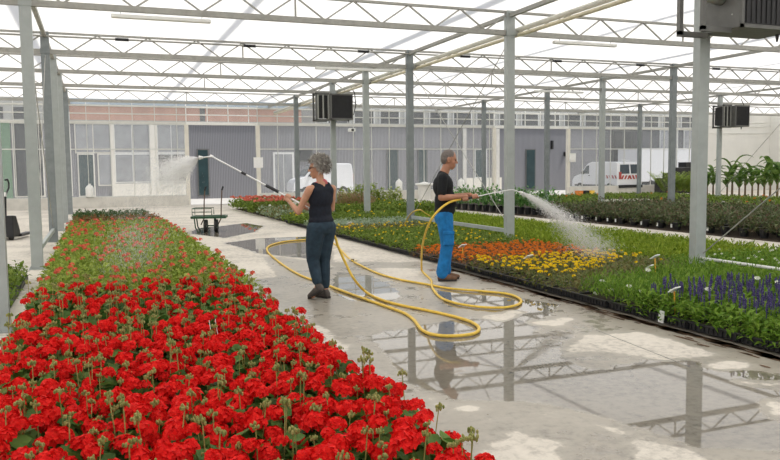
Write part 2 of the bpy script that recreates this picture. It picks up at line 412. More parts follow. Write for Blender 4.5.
for k, (x0, x1) in enumerate(OP):
    o = MB(); o.bb((x0, YW-.05, 3.79), (x1, YW+.05, 3.93)); o.bb((x0, YW-.03, 4.24), (x1, YW+.03, 4.29)); o.bb((x0, YW-.04, 4.58), (x1, YW+.04, 4.66))
    x = x0
    while x < x1: o.bb((x-.02, YW-.03, 3.9), (x+.02, YW+.03, ZC)); x += .985
    q = struct(o.obj('window_%d' % (4+k), 'wht'))
    g = MB(); g.face(((x0, YW, 3.9), (x1, YW, 3.9), (x1, YW, ZC), (x0, YW, ZC))); g.obj('glass', 'glass', q)
    jm = MB()
    for x in (x0, x1): jm.bb((x-.09, YW-.1, 0), (x+.09, YW+.1, 3.8))
    struct(jm.obj('door_frame_%d' % (k+1), 'cream'))

# ------------------------------------------------------------------ steel frame: posts, ties, trusses, rails
ROWN = ['left of the geranium bed', 'through the bed behind the watering man', 'beyond the shrub beds', 'beside the banana plants']
pm = {}
for mk in ('galv', 'galv_d'):
    s = MB().bb((-.09, -.065, 0), (.09, .065, HT)); s.bb((-.1, -.075, HB-.06), (.1, .075, HB+.06)); pm[mk] = s.mesh('shaft', mk)
    pm[mk+'p'] = MB().bb((-.13, -.11, 0), (.13, .11, .015)).mesh('base_plate', mk)
    bb_ = MB()
    bb_.lathe((0, 0, 0), [(.014, 0), (.014, .02), (.006, .02), (.006, .035)], 6); pm[mk+'b'] = bb_.mesh('anchor_bolt', mk)
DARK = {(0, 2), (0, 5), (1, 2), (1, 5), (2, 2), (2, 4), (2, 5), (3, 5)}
for r in range(4):
    for k in range(2 if r == 1 else (1 if r == 0 else 2), 8):
        x, y = XL+W*r, YT[k]
        kk = k-2
        lab = 'grey steel post, %s in the row %s' % (['very first' if r else 'closest to the camera', 'second', 'third', 'fourth', 'fifth', 'sixth and farthest'][kk] if kk >= 0 else 'behind the camera', ROWN[r])
        if k == 1: lab = 'grey steel post at the left picture edge beside the camera'
        th = thing('steel_post', lab, 'post', (x, y, 0), 0, 'steel posts of the greenhouse')
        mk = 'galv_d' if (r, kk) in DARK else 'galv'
        inst('shaft', pm[mk], th); inst('base_plate', pm[mk+'p'], th); [inst('anchor_bolt', pm[mk+'b'], th, (bx, by, .015)) for bx in (-.105, .105) for by in (-.085, .085)]
# trusses: one lattice girder per bay and line
NB = 8
tc_ = MB().bb((0, -.03, HT-.045), (W, .03, HT)).mesh('top_chord', 'truss')
bc_ = MB().bb((0, -.04, HB-.055), (W, .04, HB+.045)).mesh('bottom_chord', 'truss')
step = W/NB
wb = MB().bar((0, 0, HT-.03), (step/2, 0, HB+.02), .028).mesh('web_bar', 'truss')
wb2 = MB().bar((step/2, 0, HB+.02), (step, 0, HT-.03), .028).mesh('web_bar', 'truss')
BAYN = ['over the left side aisle', 'over the geranium bed and main aisle', 'over the flower bed and shrub path', 'over the shrub beds', 'in front of the cream wall', 'at the far right corner']
for k in range(1, 8):
    for bi in range(-1, 5):
        if k < 3 and bi not in (0, 1): continue
        x = XL+W*bi; ww = W if bi < 4 else XE-x
        nm = {1: 'above the camera', 2: 'nearest the camera'}.get(k, ORD[k-3]+' line from the front')
        th = thing('roof_truss', 'lattice roof truss %s, %s' % (BAYN[bi+1], nm), 'truss', (x, YT[k], 0), 0, 'lattice roof trusses')
        a = inst('top_chord', tc_, th); c = inst('bottom_chord', bc_, th)
        if bi == 4: a.scale.x = c.scale.x = ww/W
        for q in range(NB):
            if q*step+step > ww: break
            inst('web_bar', wb, th, (q*step, 0, 0)); inst('web_bar', wb2, th, (q*step, 0, 0))
        v = MB().bar((W/2, 0, HB), (W/2, 0, HT), .03)
        if ww == W: v.obj('mid_strut', 'truss', th)
for r in range(4):
    th = MB(); th.bb((XL+W*r-.04, YT[1], HT-.13), (XL+W*r+.04, YW, HT-.05))
    tag(th.obj('roof_beam', 'truss'), 'long grey roof beam joining the post tops of the row %s' % ROWN[r], 'beam', 'long roof beams')
# screen drive pipe with couplings, second line
th = thing('drive_pipe', 'thin steel screen drive pipe with black couplings along the second truss line', 'pipe', (0, YT[4]-.053, 4.70))
MB().tube([(-20, 0, 0), (XE-1, 0, 0)], .022, 8).obj('pipe', 'truss', th)
for x in range(-9, 34, 3):
    MB().tube([(x+.55, 0, 0), (x+.85, 0, 0)], .036, 8).obj('coupling', 'black', th)
# heating pipes along the row of posts behind the man
for k, (dx, z) in enumerate(((.20, 4.33), (.22, 4.44))):
    tag(MB().tube([(XL+W+dx, 2, z), (XL+W+dx, YW-.2, z)], (.038, .05)[k], 10).obj('heating_pipe', ('pipe_y', 'pipe_w')[k], smooth=True), 'cream heating pipe running overhead along the posts, the %s of the pair' % ('lower', 'upper')[k], 'pipe', 'overhead heating pipes')
# low rails between posts, tension rods
def rail(x, y0, y1, z, mt, lab): tag(MB().bb((x-.03, y0, z-.04), (x+.03, y1, z+.04)).obj('low_rail', mt), lab, 'rail', 'low rails between the posts')
rail(XL, YT[3]+.08, YT[4]-.08, .28, 'galv', 'low steel rail between the second and third posts left of the geranium bed')
rail(XL+W, YT[3]+.08, YT[4]-.08, .28, 'galv', 'low steel rail through the flower bed behind the watering man')
tag(MB().tube([(XL+W, YT[1], .28), (XL+W, YT[2]-.06, .28)], .022, 8).obj('low_rail', 'wht', smooth=True), 'low white rail in the flower bed right of the nearest post', 'rail', 'low rails between the posts')
def rod(x, ya, za, yb, zb, lab): tag(MB().tube([(x, ya, za), (x, yb, zb)], .009, 6).obj('tension_rod', 'truss'), lab, 'rod', 'diagonal tension rods')
x = XL+W+.05
rod(x, YT[3], 4.3, YT[4], .3, 'thin diagonal rod falling from the nearer post top behind the man')
rod(x, YT[4], 4.3, YT[3], .3, 'thin diagonal rod falling towards the bed behind the man, crossing the other')
rod(x, YT[2], .3, YT[1], 4.3, 'thin diagonal rod rising to the right from the nearest bed post')
x = XL
rod(x, YT[3], 4.3, YT[4], .3, 'thin diagonal rod falling from the nearer post left of the geraniums')
rod(x, YT[4], 4.3, YT[3], .3, 'thin diagonal rod falling from the farther post left of the geraniums')
rod(XL+3*W, YT[6], .3, YT[5], 3.6, 'thin diagonal rod in front of the banana plants')
# hanging light battens
def batten(x, k, ln, lab):
    th = thing('light_batten', lab, 'lamp', (x, YT[k], HB-.13), 0, 'hanging light battens')
    MB().bb((0, -.05, -.035), (ln, .05, .03)).obj('tube_housing', 'wht', th, bevel=.012)
    for q in (.15, ln-.15): MB().tube([(q, 0, .03), (q, 0, .10)], .006, 6).obj('hanger', 'galv', th)
batten(.35, 3, 1.65, 'white light batten under the nearest truss above the left bed')
batten(9.1, 3, 1.6, 'white light batten under the nearest truss right of the aisle post')
batten(5.4, 4, 2.2, 'white light batten under the second truss above the aisle')
batten(14.2, 5, 2.0, 'white light batten under the third truss above the shrub beds')

# fan heaters hung on posts
def heater(loc, w_, h, dpt, lab, guard=False):
    """origin at the middle of the back; front faces -Y"""
    th = thing('fan_heater', lab, 'heater', loc, 0, 'fan heaters hung on posts')
    MB().bb((-w_/2, -dpt, 0), (w_/2, 0, h)).obj('casing', 'heat', th, bevel=.015)
    g = MB(); g.bb((-w_/2+.05, -dpt-.012, .06), (w_/2-.03, -dpt-.003, h-.05)); go = g.obj('grille', 'black', th)
    s = MB(); n = 11
    for i in range(n):
        x = -w_/2+.09+(w_-.16)*i/(n-1); s.box((x, -dpt-.018, h/2), (.005, .010, h-.14))
    s.obj('louvre', 'rub', go)
    fr = MB(); e = .045
    fr.bb((-w_/2, -dpt-.03, 0), (w_/2, -dpt-.002, e)); fr.bb((-w_/2, -dpt-.03, h-e), (w_/2, -dpt-.002, h)); fr.bb((-w_/2, -dpt-.03, 0), (-w_/2+e, -dpt-.002, h)); fr.bb((w_/2-e*.5, -dpt-.03, 0), (w_/2, -dpt-.002, h))
    fr.obj('front_frame', 'heat', th)
    b_ = MB(); bx = -w_/2
    b_.bb((bx-.50, -dpt*.8, -.03), (bx-.44, -dpt*.8+.05, h+.02)); b_.bb((bx-.50, -dpt*.8, -.05), (bx, -dpt*.8+.06, .02)); b_.bb((bx-.50, -dpt*.8, h-.03), (bx, -dpt*.8+.06, h+.04))
    b_.bb((bx-.50, -.12, -.05), (bx, -.06, .02)); b_.bb((bx-.50, -.12, h-.03), (bx, -.06, h+.04)); b_.bb((bx-.50, -.12, -.03), (bx-.44, -.06, h+.02))
    b_.obj('bracket', 'heat', th)
    fm = MB(); fm.tube([(bx-.30, -dpt*.5, h*.5), (bx-.02, -dpt*.5, h*.5)], [.09, .13], 14); fm.obj('fan_motor', 'heat_l', th, smooth=True)
    if guard:
        q = MB().bb((bx-.42, -dpt*.72, .07), (bx, -.13, h-.06)).obj('fan_housing', 'rub', th)
        for xx in (-.43, -.24, -.05): MB().bb((bx+xx, -dpt*.76, .03), (bx+xx+.05, -dpt*.72, h-.03)).obj('guard_bar', 'heat_l', q)
    cb = MB(); cb.tube([(w_/2, -dpt*.4, h*.15), (w_/2+.16, -dpt*.4, h*.25), (w_/2+.24, -dpt*.4, h*.6), (w_/2+.2, -dpt*.4, h*1.1), (w_/2+.05, -dpt*.4, h*1.35)], .018, 8); cb.obj('flexible_pipe', 'rub', th, smooth=True)
    vl = MB(); vl.tube([(w_/2-.08, -dpt*.6, -.10), (w_/2-.08, -dpt*.6, .02)], [.012, .03], 8); vl.obj('drain_valve', 'black', th)
    bl = MB()
    for zz in (.2, .5, .8): bl.ell((-w_/2-.003, -dpt*.8, h*zz), (.006, .012, .012), None, 8, 4)
    bl.obj('rivet', 'heat_l', th)
    return th
x1 = XL+W
heater((x1+.45, YT[2]-.07, 3.41), 1.04, .95, .67, 'big grey fan heater on the nearest bed post at the top right')
heater((x1+.12, YT[6]-.07, 3.36), .82, .90, .60, 'black fronted fan heater on a far post above the woman', True)
heater((XL+3*W+.34, YT[6]-.07, 3.29), .80, .92, .85, 'dark fan heater at the right, high in front of the cream wall', True)

# ------------------------------------------------------------------ outside: building, vans, yard
YB = 46.0
th = thing('office_building', 'long grey ribbed building across the yard behind the glass wall', 'building', (0, YB, 0))
MB().bb((-14, 0, -.1), (34.8, 8, 4.4)).obj('wall', 'clad', th)
MB().bb((34.8, .02, -.1), (46, 8, 4.4)).obj('dark_wing', 'clad_d', th)
MB().bb((-14.1, -.12, 4.4), (46, 8, 4.55)).obj('roof_edge', 'heat_l', th)
def pane(x0, x1, z0, z1, mt, fr='cream', mull=1, w_=.07, nm='window'):
    a = MB().bb((x0-w_, -.05, z0-w_), (x1+w_, .02, z1+w_)).obj(nm, fr, th)
    g = MB(); n = mull
    for i in range(n):
        q0 = x0+(x1-x0)*i/n+(.03 if i else 0); q1 = x0+(x1-x0)*(i+1)/n-(.03 if i < n-1 else 0); g.bb((q0, -.07, z0), (q1, -.04, z1))
    g.obj('pane', mt, a)
pane(-4.1, -2.7, .35, 4.3, 'dglass', 'cream', 2)
pane(-2.2, -1.3, .35, 4.3, 'dglass', 'cream', 1)
pane(-.95, .85, 2.75, 4.3, 'bglass', 'cream', 2); pane(-.85, -.1, .3, 2.6, 'door_t', 'cream', 1, nm='glass_door'); pane(.2, .85, .9, 2.6, 'bglass', 'cream')
pane(1.1, 2.95, 2.75, 4.3, 'bglass', 'wht', 2); pane(1.1, 2.95, 1.05, 2.6, 'bglass', 'wht', 2)
pane(3.45, 4.95, 2.75, 4.3, 'bglass', 'wht', 2); pane(3.45, 4.95, 1.05, 2.6, 'dglass', 'wht', 2)
for x0, x1 in ((1.0, 3.05), (3.35, 5.1)): MB().bb((x0, -.08, .15), (x1, 0, .95)).obj('spandrel_panel', 'cream', th)
MB().bb((3.0, -.15, 0), (3.4, 0, 4.4)).obj('column', 'cream', th); MB().bb((.88, -.12, 0), (1.06, 0, 4.4)).obj('column', 'cream', th)
MB().bb((-4.9, -.1, 0), (-4.25, 0, 4.4)).obj('green_panel', 'grnpanel', th)
pane(5.71, 6.27, .2, 2.86, 'door_t', 'heat', nm='glass_door')
pane(10.33, 11.4, .1, 2.6, 'bglass', 'wht', 2, .12, nm='entrance_door'); pane(11.78, 12.66, 2.2, 2.85, 'dglass', 'heat')
pane(17.77, 18.44, .25, 2.85, 'door_t', 'heat', nm='glass_door'); pane(19.97, 20.52, .3, 2.85, 'door_t', 'heat', nm='glass_door')
pane(24.2, 25.0, 1.0, 2.85, 'door_t', 'wht'); MB().bb((23.2, -.08, .1), (26.2, 0, .95)).obj('spandrel_panel', 'cream', th)
MB().bb((23.2, -.15, 0), (23.45, 0, 4.3)).obj('column', 'plinth', th); MB().bb((25.6, -.15, 0), (26.0, 0, 4.3)).obj('column', 'plinth', th)
pane(28.21, 28.87, .15, 2.84, 'door_t', 'heat', nm='glass_door')
pane(35.6, 38.0, 1.4, 4.2, 'dglass', 'heat', 3); pane(39.9, 41.5, 2.85, 4.3, 'bglass', 'wht', 1); pane(42.2, 43.7, 2.85, 4.3, 'bglass', 'wht', 1)
wl = MB(); wl.bb((31.3, -.25, 2.4), (31.5, 0, 2.7)); wl.bb((30.2, -.2, 2.9), (30.32, 0, 3.5)); wl.obj('wall_lamp', 'rub', th)
th = thing('upper_storey', 'set back upper storey with dark strip windows above the grey building', 'building', (0, 55, 0))
MB().bb((16, 0, 4.2), (52, 6, 6.6)).obj('wall', 'heat_l', th)
for i in range(17):
    a = MB().bb((16.4+i*2.1, -.06, 5.0), (18.1+i*2.1, .02, 6.2)).obj('window', 'wht', th); MB().bb((16.5+i*2.1, -.09, 5.1), (18.0+i*2.1, -.05, 6.1)).obj('pane', 'dglass', a)
th = thing('brick_house', 'distant pink rendered building above the flat roof on the left', 'building', (0, 75, 0))
MB().bb((-2, 0, 4), (26, 8, 7.75)).obj('wall', 'terra', th); MB().bb((-2.4, -.4, 7.75), (26.4, 8.4, 8.7)).obj('roof', 'blue_r', th)
for x in (9.6, 20.2): MB().bb((x, -.05, 5), (x+.5, 0, 7.7)).obj('downpipe', 'heat', th)
th = thing('shed', 'distant pale building with grey windows at the left edge', 'building', (0, 74, 0))
MB().bb((-16, 0, 4), (-3, 8, 9)).obj('wall', 'heat_l', th)
for x in (-14, -11.5, -9, -6.5): MB().bb((x, -.06, 6.2), (x+1.7, 0, 7.4)).obj('window', 'dglass', th)

def van(loc, rz, lab, marked, sc=1.0):
    th = thing('van', lab, 'van', loc, rz); th.scale = (sc,)*3; wd = 1.7
    pr = [(0, .38), (.02, 1.2), (.10, 1.72), (.22, 1.82), (2.35, 1.84), (2.75, 1.74), (3.4, 1.16), (4.0, .98), (4.18, .78), (4.2, .38)]
    MB().prism([(x, -wd/2, z) for x, z in pr], (0, wd, 0)).obj('body', 'vanw', th, bevel=.05)
    for s in (-1, 1):
        y = s*(wd/2+.004)
        MB().prism([(2.55, y, 1.15), (3.22, y, 1.15), (2.78, y, 1.60), (2.55, y, 1.64)], (0, s*.012, 0)).obj('side_window', 'vanglass', th)
        for x in (.75, 3.4):
            w_ = MB().tube([(x, s*(wd/2-.18), .31), (x, s*(wd/2+.012), .31)], .31, 20).obj('wheel', 'rub', th)
            MB().tube([(x, s*(wd/2+.012), .31), (x, s*(wd/2+.022), .31)], .17, 14).obj('hubcap', 'heat_l', w_)
        MB().bb((.3, y-.01, .42), (3.9, y+.01, .52)).obj('side_trim', 'rub', th)
        MB().bb((-.015, s*.70-.07, .85), (.05, s*.70+.09, 1.25)).obj('tail_light', 'red', th)
        MB().bb((2.45, y-.01, 1.02), (2.6, y+.015, 1.06)).obj('door_handle', 'rub', th)
        MB().box((3.05, s*(wd/2+.09), 1.2), (.10, .18, .16)).obj('wing_mirror', 'rub', th, bevel=.02)
        if marked:
            c_ = MB()
            for i in range(4): c_.prism([(.10+i*.24, y, .88), (.22+i*.24, y, .88), (.32+i*.24, y, 1.06), (.20+i*.24, y, 1.06)], (0, s*.008, 0))
            c_.obj('red_stripes', 'red', th)
    MB().prism([(2.80, -wd/2+.1, 1.73), (3.40, -wd/2+.1, 1.18), (3.40, wd/2-.1, 1.18), (2.80, wd/2-.1, 1.73)], (.03, 0, .03)).obj('windscreen', 'vanglass', th)
    for s in (-1, 1): MB().prism([(.02, s*.06, 1.15), (.02, s*.72, 1.15), (.08, s*.66, 1.66), (.08, s*.06, 1.66)], (-.03, 0, 0)).obj('rear_window', 'vanglass', th)
    MB().bb((-.08, -.82, .36), (.05, .82, .52)).obj('bumper', 'rub', th)
    if marked:
        c_ = MB()
        for i in range(7):
            y = -.78+i*.22; s = 1 if i < 3.5 else -1
            c_.prism([(-.012, y, .84), (-.012, y+.11, .84), (-.012, y+.11+s*.12, 1.06), (-.012, y+s*.12, 1.06)], (.02, 0, 0))
        c_.obj('chevrons', 'red', th)
        MB().bb((.4, -.3, 1.85), (.6, .3, 1.93)).obj('light_bar', 'vanw', th, bevel=.02)
    return th
p = G(630, 194, -.03)
van((p.x, p.y, -.03), math.radians(92), 'white van with red chevrons on its rear doors, parked in the yard', True, 1.06)
p = atY(349, 180, 43)
van((p.x, 43, -.03), PI, 'plain white van seen from the side behind the silver haired person', False).scale = (.86, 1, 1.1)
th = thing('box_trailer', 'white box trailer standing behind the black crates outside', 'trailer', (37.6, 42.3, 0))
MB().bb((-2.6, 0, .55), (2.8, 2.4, 2.85)).obj('box_body', 'vanw', th, bevel=.03)
MB().bb((-2.6, .1, .4), (2.8, 2.3, .55)).obj('chassis', 'rub', th)
for x in (-1.6, 1.4): MB().tube([(x, .0, .32), (x, .3, .32)], .33, 18).obj('wheel', 'rub', th)

# things along the glass wall
def crate(x, y, z, mt, lab, grp=None, sx=.6, sy=.4, h=.3):
    th = thing('crate', lab, 'crate', (x, y, z), U(-.08, .08), grp)
    b_ = MB(); w_ = .02
    b_.bb((-sx/2, -sy/2, 0), (sx/2, sy/2, .02))
    for s in (-1, 1): b_.bb((-sx/2, s*sy/2-w_/2, 0), (sx/2, s*sy/2+w_/2, h)); b_.bb((s*sx/2-w_/2, -sy/2, 0), (s*sx/2+w_/2, sy/2, h))
    b_.obj('body', mt, th)
    r_ = MB()
    for s in (-1, 1): r_.bb((-sx/2-.02, s*(sy/2+.012)-.012, h-.03), (sx/2+.02, s*(sy/2+.012)+.012, h)); r_.bb((s*(sx/2+.012)-.012, -sy/2, h-.03), (s*(sx/2+.012)+.012, sy/2, h))
    r_.obj('rim', mt, th)
POS = ['lowest', 'second from the floor', 'third from the floor', 'fourth from the floor', 'fifth from the floor', 'sixth from the floor']
for ci, (px, n) in enumerate(((662, 3), (671, 4), (680, 5), (689, 6))):
    p = atY(px, 193, 35.2)
    for k in range(n): crate(p.x, 35.2+.1*ci, k*.305, 'black', 'black plastic crate, %s in the %s stack beside the white trailer' % (POS[k], ('leftmost', 'second', 'third', 'rightmost')[ci]), 'stacked black crates', .62, .55)
for px, mt, lab in ((579, 'orange', 'orange plastic crate on the floor by the open doorway at the right'), (585, 'black', 'black plastic crate between the orange and yellow ones by the doorway'), (590.5, 'yellow', 'yellow plastic crate beside the black one by the doorway')):
    p = atY(px, 197, 34.6); crate(p.x, 34.6, 0, mt, lab, None, .30, .3, .32)
def jug(px, y0, lab):
    p = atY(px, y0, YW-.08); th = thing('jerry_can', lab, 'canister', (p.x, YW-.02-.06, .485), 0, 'white canisters on the wall plinth')
    MB().lathe((0, 0, 0), [(.17, 0), (.18, .03), (.18, .42), (.12, .52), (.05, .55)], 14).obj('body', 'wht', th, smooth=True)
    MB().lathe((0, 0, .55), [(.06, 0), (.06, .06)], 10).obj('cap', 'wht', th)
jug(399, 190, 'white canister on the wall plinth left of the watering man'); jug(461, 190, 'white canister on the wall plinth just right of the watering man'); jug(90, 196, 'white canister on the wall plinth at the left')
p = G(424.5, 199.5, 0)
th = thing('planter', 'white flared planter by the glass wall behind the watering man', 'planter', (p.x, 33.9, 0)); p = atY(424.5, 199, 33.9); th.location = (p.x, 33.9, 0)
MB().lathe((0, 0, 0), [(.24, 0), (.27, .05), (.33, .75), (.36, .8)], 18).obj('body', 'wht', th, smooth=True); MB().lathe((0, 0, .8), [(.44, 0), (.45, .03), (.44, .10), (.2, .12), (.05, .17)], 18).obj('lid', 'wht', th, smooth=True)
p = atY(259, 164.5, YW-.1)
tag(MB().bb((p.x-.26, YW-.115, 1.74), (p.x+.2, YW-.098, 2.25)).obj('notice', 'tag'), 'white paper notice on the right door post of the left doorway', 'sign')
p = atY(571, 162.5, YW-.1)
th = thing('switch_box', 'white switch box beside the right doorway', 'box', (25.55, YW-.03, 1.9)); MB().bb((-.17, -.2, 0), (.2, 0, .5)).obj('box', 'wht', th); MB().bb((-.17, -.23, .1), (.18, -.2, .4)).obj('cover', 'tag', th)
p = atY(351, 130, YW-.2)
th = thing('security_camera', 'small white security camera high on the glass wall', 'camera', (p.x, YW-.04, 3.62))
MB().bb((-.16, -.42, -.1), (.16, -.12, .06)).obj('housing', 'wht', th, bevel=.02); MB().tube([(0, -.44, -.02), (0, -.41, -.02)], .07, 12).obj('lens', 'black', th); MB().bb((-.04, -.14, -.03), (.04, 0, .03)).obj('bracket', 'wht', th)

# ------------------------------------------------------------------ trolley and pallet truck
def trolley():
    p = G(212, 231.5); th = thing('garden_trolley', 'green garden trolley with two upright handles on the aisle', 'trolley', (2.77, 20.4, 0), math.radians(-14))
    d = MB(); d.bb((-.40, -.30, .375), (.42, .30, .40)); d.bb((-.42, -.32, .36), (.44, -.28, .42)); d.bb((-.42, .28, .36), (.44, .32, .42)); d.bb((.42, -.32, .36), (.46, .32, .42)); d.bb((-.44, -.32, .36), (-.40, .32, .42)); d.obj('deck', 'green_p', th)
    r_ = MB()
    r_.tube([(-.40, -.28, .44), (-.40, -.28, .62), (.10, -.28, .62), (.10, -.28, .44)], .012, 6); r_.tube([(-.40, .28, .44), (-.40, .28, .62), (.10, .28, .62), (.10, .28, .44)], .012, 6)
    r_.tube([(-.40, -.28, .62), (-.40, .28, .62)], .012, 6); r_.tube([(-.40, -.28, .53), (.10, -.28, .53)], .010, 6); r_.obj('guard_rail', 'green_p', th)
    for x in (-.08, .36):
        h_ = MB().tube([(x-.10, -.30, .20), (x-.02, -.30, .36), (x, -.31, .80), (x+.03, -.33, 1.14)], .015, 8).obj('handle_bar', 'rust', th, smooth=True)
        MB().tube([(x+.025, -.33, 1.10), (x+.06, -.335, 1.20)], .022, 8).obj('grip', 'rub', h_)
    for x in (-.07, .20):
        w_ = MB().tube([(x-.045, -.18, .165), (x+.045, -.18, .165)], .165, 20).obj('wheel', 'rub', th, smooth=False); MB().tube([(x-.05, -.18, .165), (x+.05, -.18, .165)], .07, 12).obj('hub', 'green_p', w_)
    a = MB().bar((-.11, -.18, .165), (.26, -.18, .165), .03); a.bar((.16, -.18, .165), (.16, -.18, .40), .03); a.bar((.16, .1, .2), (.16, .1, .40), .03); a.obj('axle', 'green_p', th)
    for y in (-.24, .24): MB().tube([(-.36, y, .40), (-.33, y, .12), (-.27, y, .0)], .017, 8).obj('leg', 'green_p', th)
    return th
trolley()
th = thing('pallet_truck', 'black hand pallet truck at the left picture edge', 'pallet truck', (-2.02, 20.2, 0), math.radians(78))
MB().prism([(-.26, -.2, .08), (.28, -.2, .08), (.26, -.2, .22), (.02, -.2, .58), (-.22, -.2, .60)], (0, .4, 0)).obj('pump_housing', 'black', th, bevel=.02)
MB().tube([(-.12, 0, .55), (-.13, -.02, 1.05)], .028, 10).obj('tiller', 'black', th); 
MB().tube([(-.13, -.02, 1.04), (-.02, -.02, 1.14), (.14, -.02, 1.24), (.17, -.02, 1.36), (.08, -.02, 1.46), (-.06, -.02, 1.44)], .022, 10).obj('handle', 'black', th, smooth=True)
MB().lathe((-.13, -.02, 1.05), [(.03, 0), (.03, .1)], 8).obj('release_lever', 'tag', th)
for y in (-.17, .17): MB().bb((.2, y-.08, .06), (1.05, y+.08, .12)).obj('fork', 'black', th)
for y in (-.10, .10): MB().tube([(-.1, y-.04, .09), (-.1, y+.04, .09)], .09, 14).obj('wheel', 'rub', th)

# ------------------------------------------------------------------ plants
def rdir(up0=.1, up1=1.0):
    a = U(0, 2*PI); z = U(up0, up1); h = math.sqrt(max(.02, 1-z*z)); return Vector((math.cos(a)*h, math.sin(a)*h, z))
def bush(b, cx, cy, R, z0, z1, n, ll, lw, kind='leaf', up=(.1, .9), droop=.2):
    for _ in range(n):
        a = U(0, 2*PI); q = math.sqrt(U(0, 1)); r = R*q; h = z0+(z1-z0)*(U(.25, 1)*(1-.45*q*q))
        p = (cx+r*math.cos(a), cy+r*math.sin(a), h); d = rdir(*up)
        k = U(.7, 1.25)
        if kind == 'leaf': b.leaf(p, d, ll*k, lw*k, droop)
        elif kind == 'disc': b.disc(p, (d.x*.8, d.y*.8, abs(d.z)+.35), ll*k*.5)
        elif kind == 'quad': b.quad(p, d, ll*k, lw*k)
        elif kind == 'blade':
            q0 = Vector((cx+r*math.cos(a), cy+r*math.sin(a), z0)); dd = Vector((U(-.45, .45), U(-.45, .45), 1)); x, y = frame(dd); wv_ = x*math.cos(a)+y*math.sin(a)
            tip = q0+dd.normalized()*(z1-z0)*U(.6, 1.15); b.face((q0-wv_*lw/2, q0+wv_*lw/2, tip))
def head(R, n, pet, flat=.75):
    """an umbel: a dome of five petalled florets"""
    b = MB()
    for i in range(n):
        z = 1-(i+.5)/n*1.25; a = i*2.39996; h = math.sqrt(max(0, 1-z*z)); nrm = Vector((h*math.cos(a), h*math.sin(a), z))
        c = Vector((nrm.x*R, nrm.y*R, nrm.z*R*flat))*U(.85, 1.1); nr = (nrm+Vector((U(-.4, .4), U(-.4, .4), U(-.1, .4)))).normalized(); x, y = frame(nr); t0 = U(0, 6)
        for k in range(5):
            t_ = t0+k*2*PI/5+U(-.15, .15); d = x*math.cos(t_)+y*math.sin(t_); e = nr.cross(d); L_ = pet*U(.8, 1.15)
            b.face((c, c+d*L_*.6+e*L_*.42+nr*L_*.18, c+d*L_*1.0+nr*L_*U(.0, .25), c+d*L_*.6-e*L_*.42+nr*L_*.18))
    return b
def budm(h):
    b = MB(); dx, dy = U(-.03, .03), U(-.03, .03)
    b.tube([(0, 0, 0), (dx*.5, dy*.5, h*.5), (dx, dy, h)], .0028, 4)
    for i in range(13):
        d = rdir(-.2, 1); b.ell(Vector((dx, dy, h))+d*U(.008, .024), (.006, .006, .010), None, 5, 3)
    return b
G_LAB = 'red geranium in full bloom in the front part of the left bed'
gf = []
for i in range(5):
    b = MB(); bush(b, 0, 0, .15, .06, .36, 46, .085, .08, 'disc'); gf.append(b.mesh('foliage', 'l_ger'))
gh = [head(.046, 22, .024).mesh('flower_head', 'f_ger') for i in range(3)]+[head(.038, 16, .023).mesh('flower_head', 'f_ger') for i in range(2)]
gb = [budm(.22).mesh('flower_bud', 'bud') for i in range(4)]
gp = MB().lathe((0, 0, 0), [(.045, 0), (.06, .10), (.064, .10), (.064, .115), (.055, .115)], 10).mesh('pot', 'pot')
for j in range(28):
    for i in range(11):
        y = 2.35+j*.237; x = -.56+i*.198
        if j == 27 and i % 2: continue
        if j >= 23 and i in (9, 10) and R_.random() < .3: y += .3
        th = thing('geranium', G_LAB, 'geranium', (x+U(-.03, .03), y+U(-.03, .03), 0), U(0, 6.28), 'red geraniums in full bloom')
        inst('foliage', R_.choice(gf), th); inst('pot', gp, th)
        nh = R_.choice((3, 4, 4, 5, 5)) if j < 17 else R_.choice((1, 2, 2, 2)); a0 = U(0, 6.28)
        for k in range(nh):
            a = a0+k*2*PI/nh+U(-.3, .3); r = U(.04, .14)
            inst('flower_head', R_.choice(gh), th, (r*math.cos(a), r*math.sin(a), U(.28, .43)), U(0, 6), U(.68, 1.14))
        for k in range(R_.choice((1, 2, 2))):
            a = U(0, 6.28); r = U(.02, .14); inst('flower_bud', R_.choice(gb), th, (r*math.cos(a), r*math.sin(a), U(.18, .27)), U(0, 6), U(.8, 1.2))
# the rest of the crop, just coming into flower, as one mass
def heads_into(b, x, y, z, R, n, pet):
    h_ = head(R, n, pet); k = len(b.v); b.v += [(p[0]+x, p[1]+y, p[2]+z) for p in h_.v]; b.f += [tuple(q+k for q in f) for f in h_.f]
def crop(name, lab, cat, cells, mt, bk, fl=None):
    """a carpet of plants nobody could count: one mesh, its flowers a child"""
    b = MB(); fb = MB()
    for x, y in cells:
        bush(b, x+U(-.04, .04), y+U(-.04, .04), **bk)
        if fl and R_.random() < fl['p']:
            for _ in range(fl.get('k', 1)): heads_into(fb, x+U(-.12, .12), y+U(-.12, .12), fl['z']+U(-.03, .03), fl['R'], fl['n'], fl['pet'])
    o = tag(b.obj(name, mt), lab, cat, None, 'stuff')
    if fl and fb.v: q = fb.obj('flowers', fl['m'], o); q['kind'] = 'stuff'
    return o
def grid(x0, x1, y0, y1, s): return [(x0+s*(i+.5), y0+s*(j+.5)) for j in range(int((y1-y0)/s)) for i in range(int((x1-x0)/s))]
crop('geranium_crop', 'green geraniums just coming into flower beyond the red ones in the left bed', 'geraniums', grid(-.68, 1.74, 8.85, 21.7, .22), 'l_ger2', dict(R=.16, z0=.06, z1=.34, n=56, ll=.08, lw=.05, up=(.2, 1)), dict(p=.42, k=1, z=.34, R=.028, n=8, pet=.022, m='f_ger2'))
crop('bronze_leaved_crop', 'bronze red leaved plants across the far part of the left bed', 'bedding plants', grid(-.68, 1.72, 21.7, 24.2, .24), 'l_bronze', dict(R=.17, z0=-.05, z1=.36, n=40, ll=.09, lw=.06, up=(.2, 1)))
